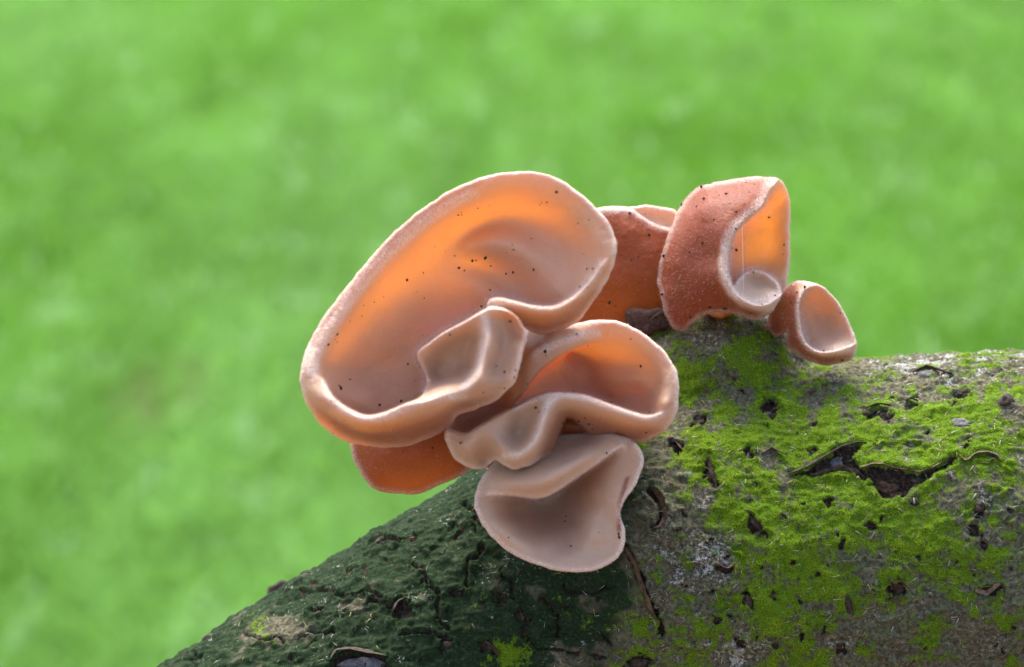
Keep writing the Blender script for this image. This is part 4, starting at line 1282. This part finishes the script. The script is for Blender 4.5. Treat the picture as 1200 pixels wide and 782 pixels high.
# ---- G: small cup
G_rim = [(952, 337, 8), (944, 341, 13), (939, 350, 17), (937, 361, 20), (938, 377, 22), (941, 393, 24), (948, 405, 26), (963, 412, 26), (982, 410, 20), (997, 405, 8)]
ear('G', 'smallest jelly ear, a little cup at the right end of the row on the stub',
    [(904, 360), (913, 348), (920, 338), (928, 332), (940, 329), (953, 331), (967, 339), (982, 355), (993, 375), (1003, 396), (1004, 408), (997, 421), (982, 426), (967, 429), (953, 425), (940, 419), (927, 410), (921, 400), (922, 390), (914, 394), (906, 394), (900, 380)],
    [[(953, 334, 6), (965, 343, 0), (978, 357, -4), (989, 376, -4), (998, 396, 0), (1000, 406, 4)], [(946, 352, -24), (948, 372, -32), (952, 390, -26), (962, 403, -8), (980, 405, 4)], [(960, 352, -24), (963, 370, -36), (970, 388, -26), (982, 398, -6)], [(976, 366, -20), (988, 388, -10)], [(920, 370, -40), (935, 410, -30)]],
    [([G_rim, [(926, 340, 4), (930, 355, 12), (930, 375, 13), (931, 395, 13), (940, 410, 15), (958, 420, 14), (982, 419, 6), (996, 415, 0)],
       [(910, 358, -20), (916, 365, -10), (920, 380, -4), (925, 396, -2)], [(905, 372, -34), (908, 386, -36), (916, 388, -24)], [(922, 340, -6), (937, 334, 2)], [(955, 425, 0), (980, 423, -4)]],
      [(p[0], p[1]) for p in G_rim] + [(1012, 402), (1000, 440), (920, 440), (880, 380), (920, 320), (948, 322), (958, 332)], 1.4)],
    base=-96, t=8, rmin=6, thick=[([(935, 385), (990, 390), (1000, 415), (950, 420)], 0.7)], round_r=4, ofrost=0.25, outer=[[(895, 340), (930, 325), (936, 345), (932, 362), (933, 380), (937, 398), (946, 411), (963, 418), (985, 417), (1005, 415), (1000, 435), (940, 430), (890, 400)]], soft=4,
    crest=[G_rim], stalk=[(918, 374, -122, 9), (908, 386, -150, 10), (894, 410, -190, 18)], fuzz=4000, frost_rim=7, c=8)
#EARS_END


# ------------------------------------------------------------------ soil specks and a thread of silk
SPECKS = {
    'A': [(560, 244), (537, 252), (541, 252), (509, 289), (533, 300), (553, 305, 2.2), (558, 305), (569, 302, 2.2), (575, 312), (538, 314, 2.4), (544, 317), (477, 328, 2.4), (488, 342), (496, 320, .9), (574, 340), (593, 321), (601, 319), (625, 316, 2.2),
          (602, 293), (600, 287), (633, 240), (635, 237), (641, 237), (652, 225, 2.3), (527, 392, 1.8), (636, 359), (564, 359), (560, 371), (598, 376, 1.8), (449, 348), (438, 354), (426, 358), (424, 370), (410, 376), (395, 392, 2), (393, 398), (395, 401), (385, 404, 1.8),
          (478, 427, 2), (410, 445), (399, 455, 2), (397, 452), (445, 475, 2), (470, 470), (495, 461), (388, 470), (390, 508), (582, 429), (591, 436), (604, 434), (603, 442), (591, 455), (566, 460), (678, 262), (690, 258), (684, 298), (688, 315), (695, 315), (679, 336)],
    'B': [(507, 525, 1.6), (472, 530, 1.1)],
    'C': [(639, 412, 1.8), (640, 417), (670, 412), (689, 405), (739, 397), (751, 429, 1.8), (761, 483), (757, 507), (685, 490), (678, 494), (628, 478, 2.3), (618, 450), (717, 472), (540, 519, 2.4), (632, 483), (690, 497, 1.2), (694, 503)],
    'D': [(662, 611, 1.5), (669, 640, 1.3), (596, 630, 1.2), (725, 626, 2.6), (726, 630, 2.4), (711, 531, 1.6), (658, 560, 1.3)],
    'E': [(761, 275, 1.8), (748, 301, 1.5), (714, 355, 2.6), (738, 250, 1.7), (733, 277, 1.4), (740, 305, 1.1)],
    'F': [(826, 233, 1.8), (851, 227, 1.8), (816, 242, 1.8), (855, 239, 1.7), (863, 248), (837, 257, 1.7), (862, 268, 1.8), (823, 285), (808, 295), (863, 293, 2.2), (858, 291, 1.4), (822, 219, 2), (799, 240, 1.8), (779, 300, 2.4), (776, 345, 2.2), (809, 372, 2.4), (849, 362, 2), (832, 360, 1.8), (901, 255, 1.5), (883, 319), (908, 346, 1.7), (893, 357), (874, 214, 1.4), (878, 225, 1.5), (919, 287, 1.2)],
    'G': [(928, 335, 1.6), (943, 337, 1.8), (934, 343, 1.6), (927, 355, 1.8), (985, 367, 1.2), (965, 412, 1.5), (987, 422, 1.8)]}


def make_specks():
    t = (1 + 5 ** 0.5) / 2
    ico = np.array([(-1, t, 0), (1, t, 0), (-1, -t, 0), (1, -t, 0), (0, -1, t), (0, 1, t), (0, -1, -t), (0, 1, -t), (t, 0, -1), (t, 0, 1), (-t, 0, -1), (-t, 0, 1)])
    ico /= np.linalg.norm(ico[0])
    fi = np.array([(0, 11, 5), (0, 5, 1), (0, 1, 7), (0, 7, 10), (0, 10, 11), (1, 5, 9), (5, 11, 4), (11, 10, 2), (10, 7, 6), (7, 1, 8), (3, 9, 4), (3, 4, 2), (3, 2, 6), (3, 6, 8), (3, 8, 9), (4, 9, 5), (2, 4, 11), (6, 2, 10), (8, 6, 7), (9, 8, 1)])
    vs, fs, k = [], [], 0
    for key, lst in SPECKS.items():
        F, base, sil = EARS[key]
        extra = []
        for _k in range(len(lst) // 2 + 2):
            q_ = lst[rng.integers(0, len(lst))]
            e_ = np.array([q_[:2]]) + rng.normal(0, 16, (1, 2))
            if inside(e_[:, 0], e_[:, 1], sil)[0] and seg_dist(e_[:, 0], e_[:, 1], sil, True)[0] > 4:
                extra.append((e_[0, 0], e_[0, 1], rng.uniform(0.5, 0.95)))
        for s_ in list(lst) + extra:
            r = (s_[2] if len(s_) > 2 else 1.3) * 0.92 * rng.uniform(0.75, 1.2)
            d = F(np.array([s_[:2]], float))[0] + base
            sc = r * rng.uniform(0.7, 1.3, 3) * (1 + 0.3 * rng.standard_normal((12, 1)))
            vs.append(ico * sc + [s_[0], s_[1], d + 0.2 * r])
            fs.append(fi + k)
            k += 12
    o = mesh_obj('soil_specks', P(np.concatenate(vs)), np.concatenate(fs)[:, ::-1], M_SOIL, None, True)
    o['kind'] = 'stuff'
    o['label'] = 'tiny black soil specks scattered over the jelly ears'
    o['category'] = 'soil'


make_specks()


def make_thread():
    pts = np.array([(870.0, 264, -50), (870.2, 285, -51), (870.6, 305, -52), (871, 325, -54), (871.3, 346, -56)])
    q = cr(pts, 3, False)
    m = 5
    th = np.arange(m) / m * 2 * math.pi
    v = (q[:, None] + 0.22 * np.stack([np.cos(th), np.zeros(m), np.sin(th)], 1)[None]).reshape(-1, 3)
    f = [(i * m + j, i * m + (j + 1) % m, (i + 1) * m + (j + 1) % m, (i + 1) * m + j) for i in range(len(q) - 1) for j in range(m)]
    o = mesh_obj('spider_thread', P(v), f, M_SILK, None, True)
    o['label'] = 'single white silk thread hanging in the hollow of the curled ear'
    o['category'] = 'silk thread'


make_thread()
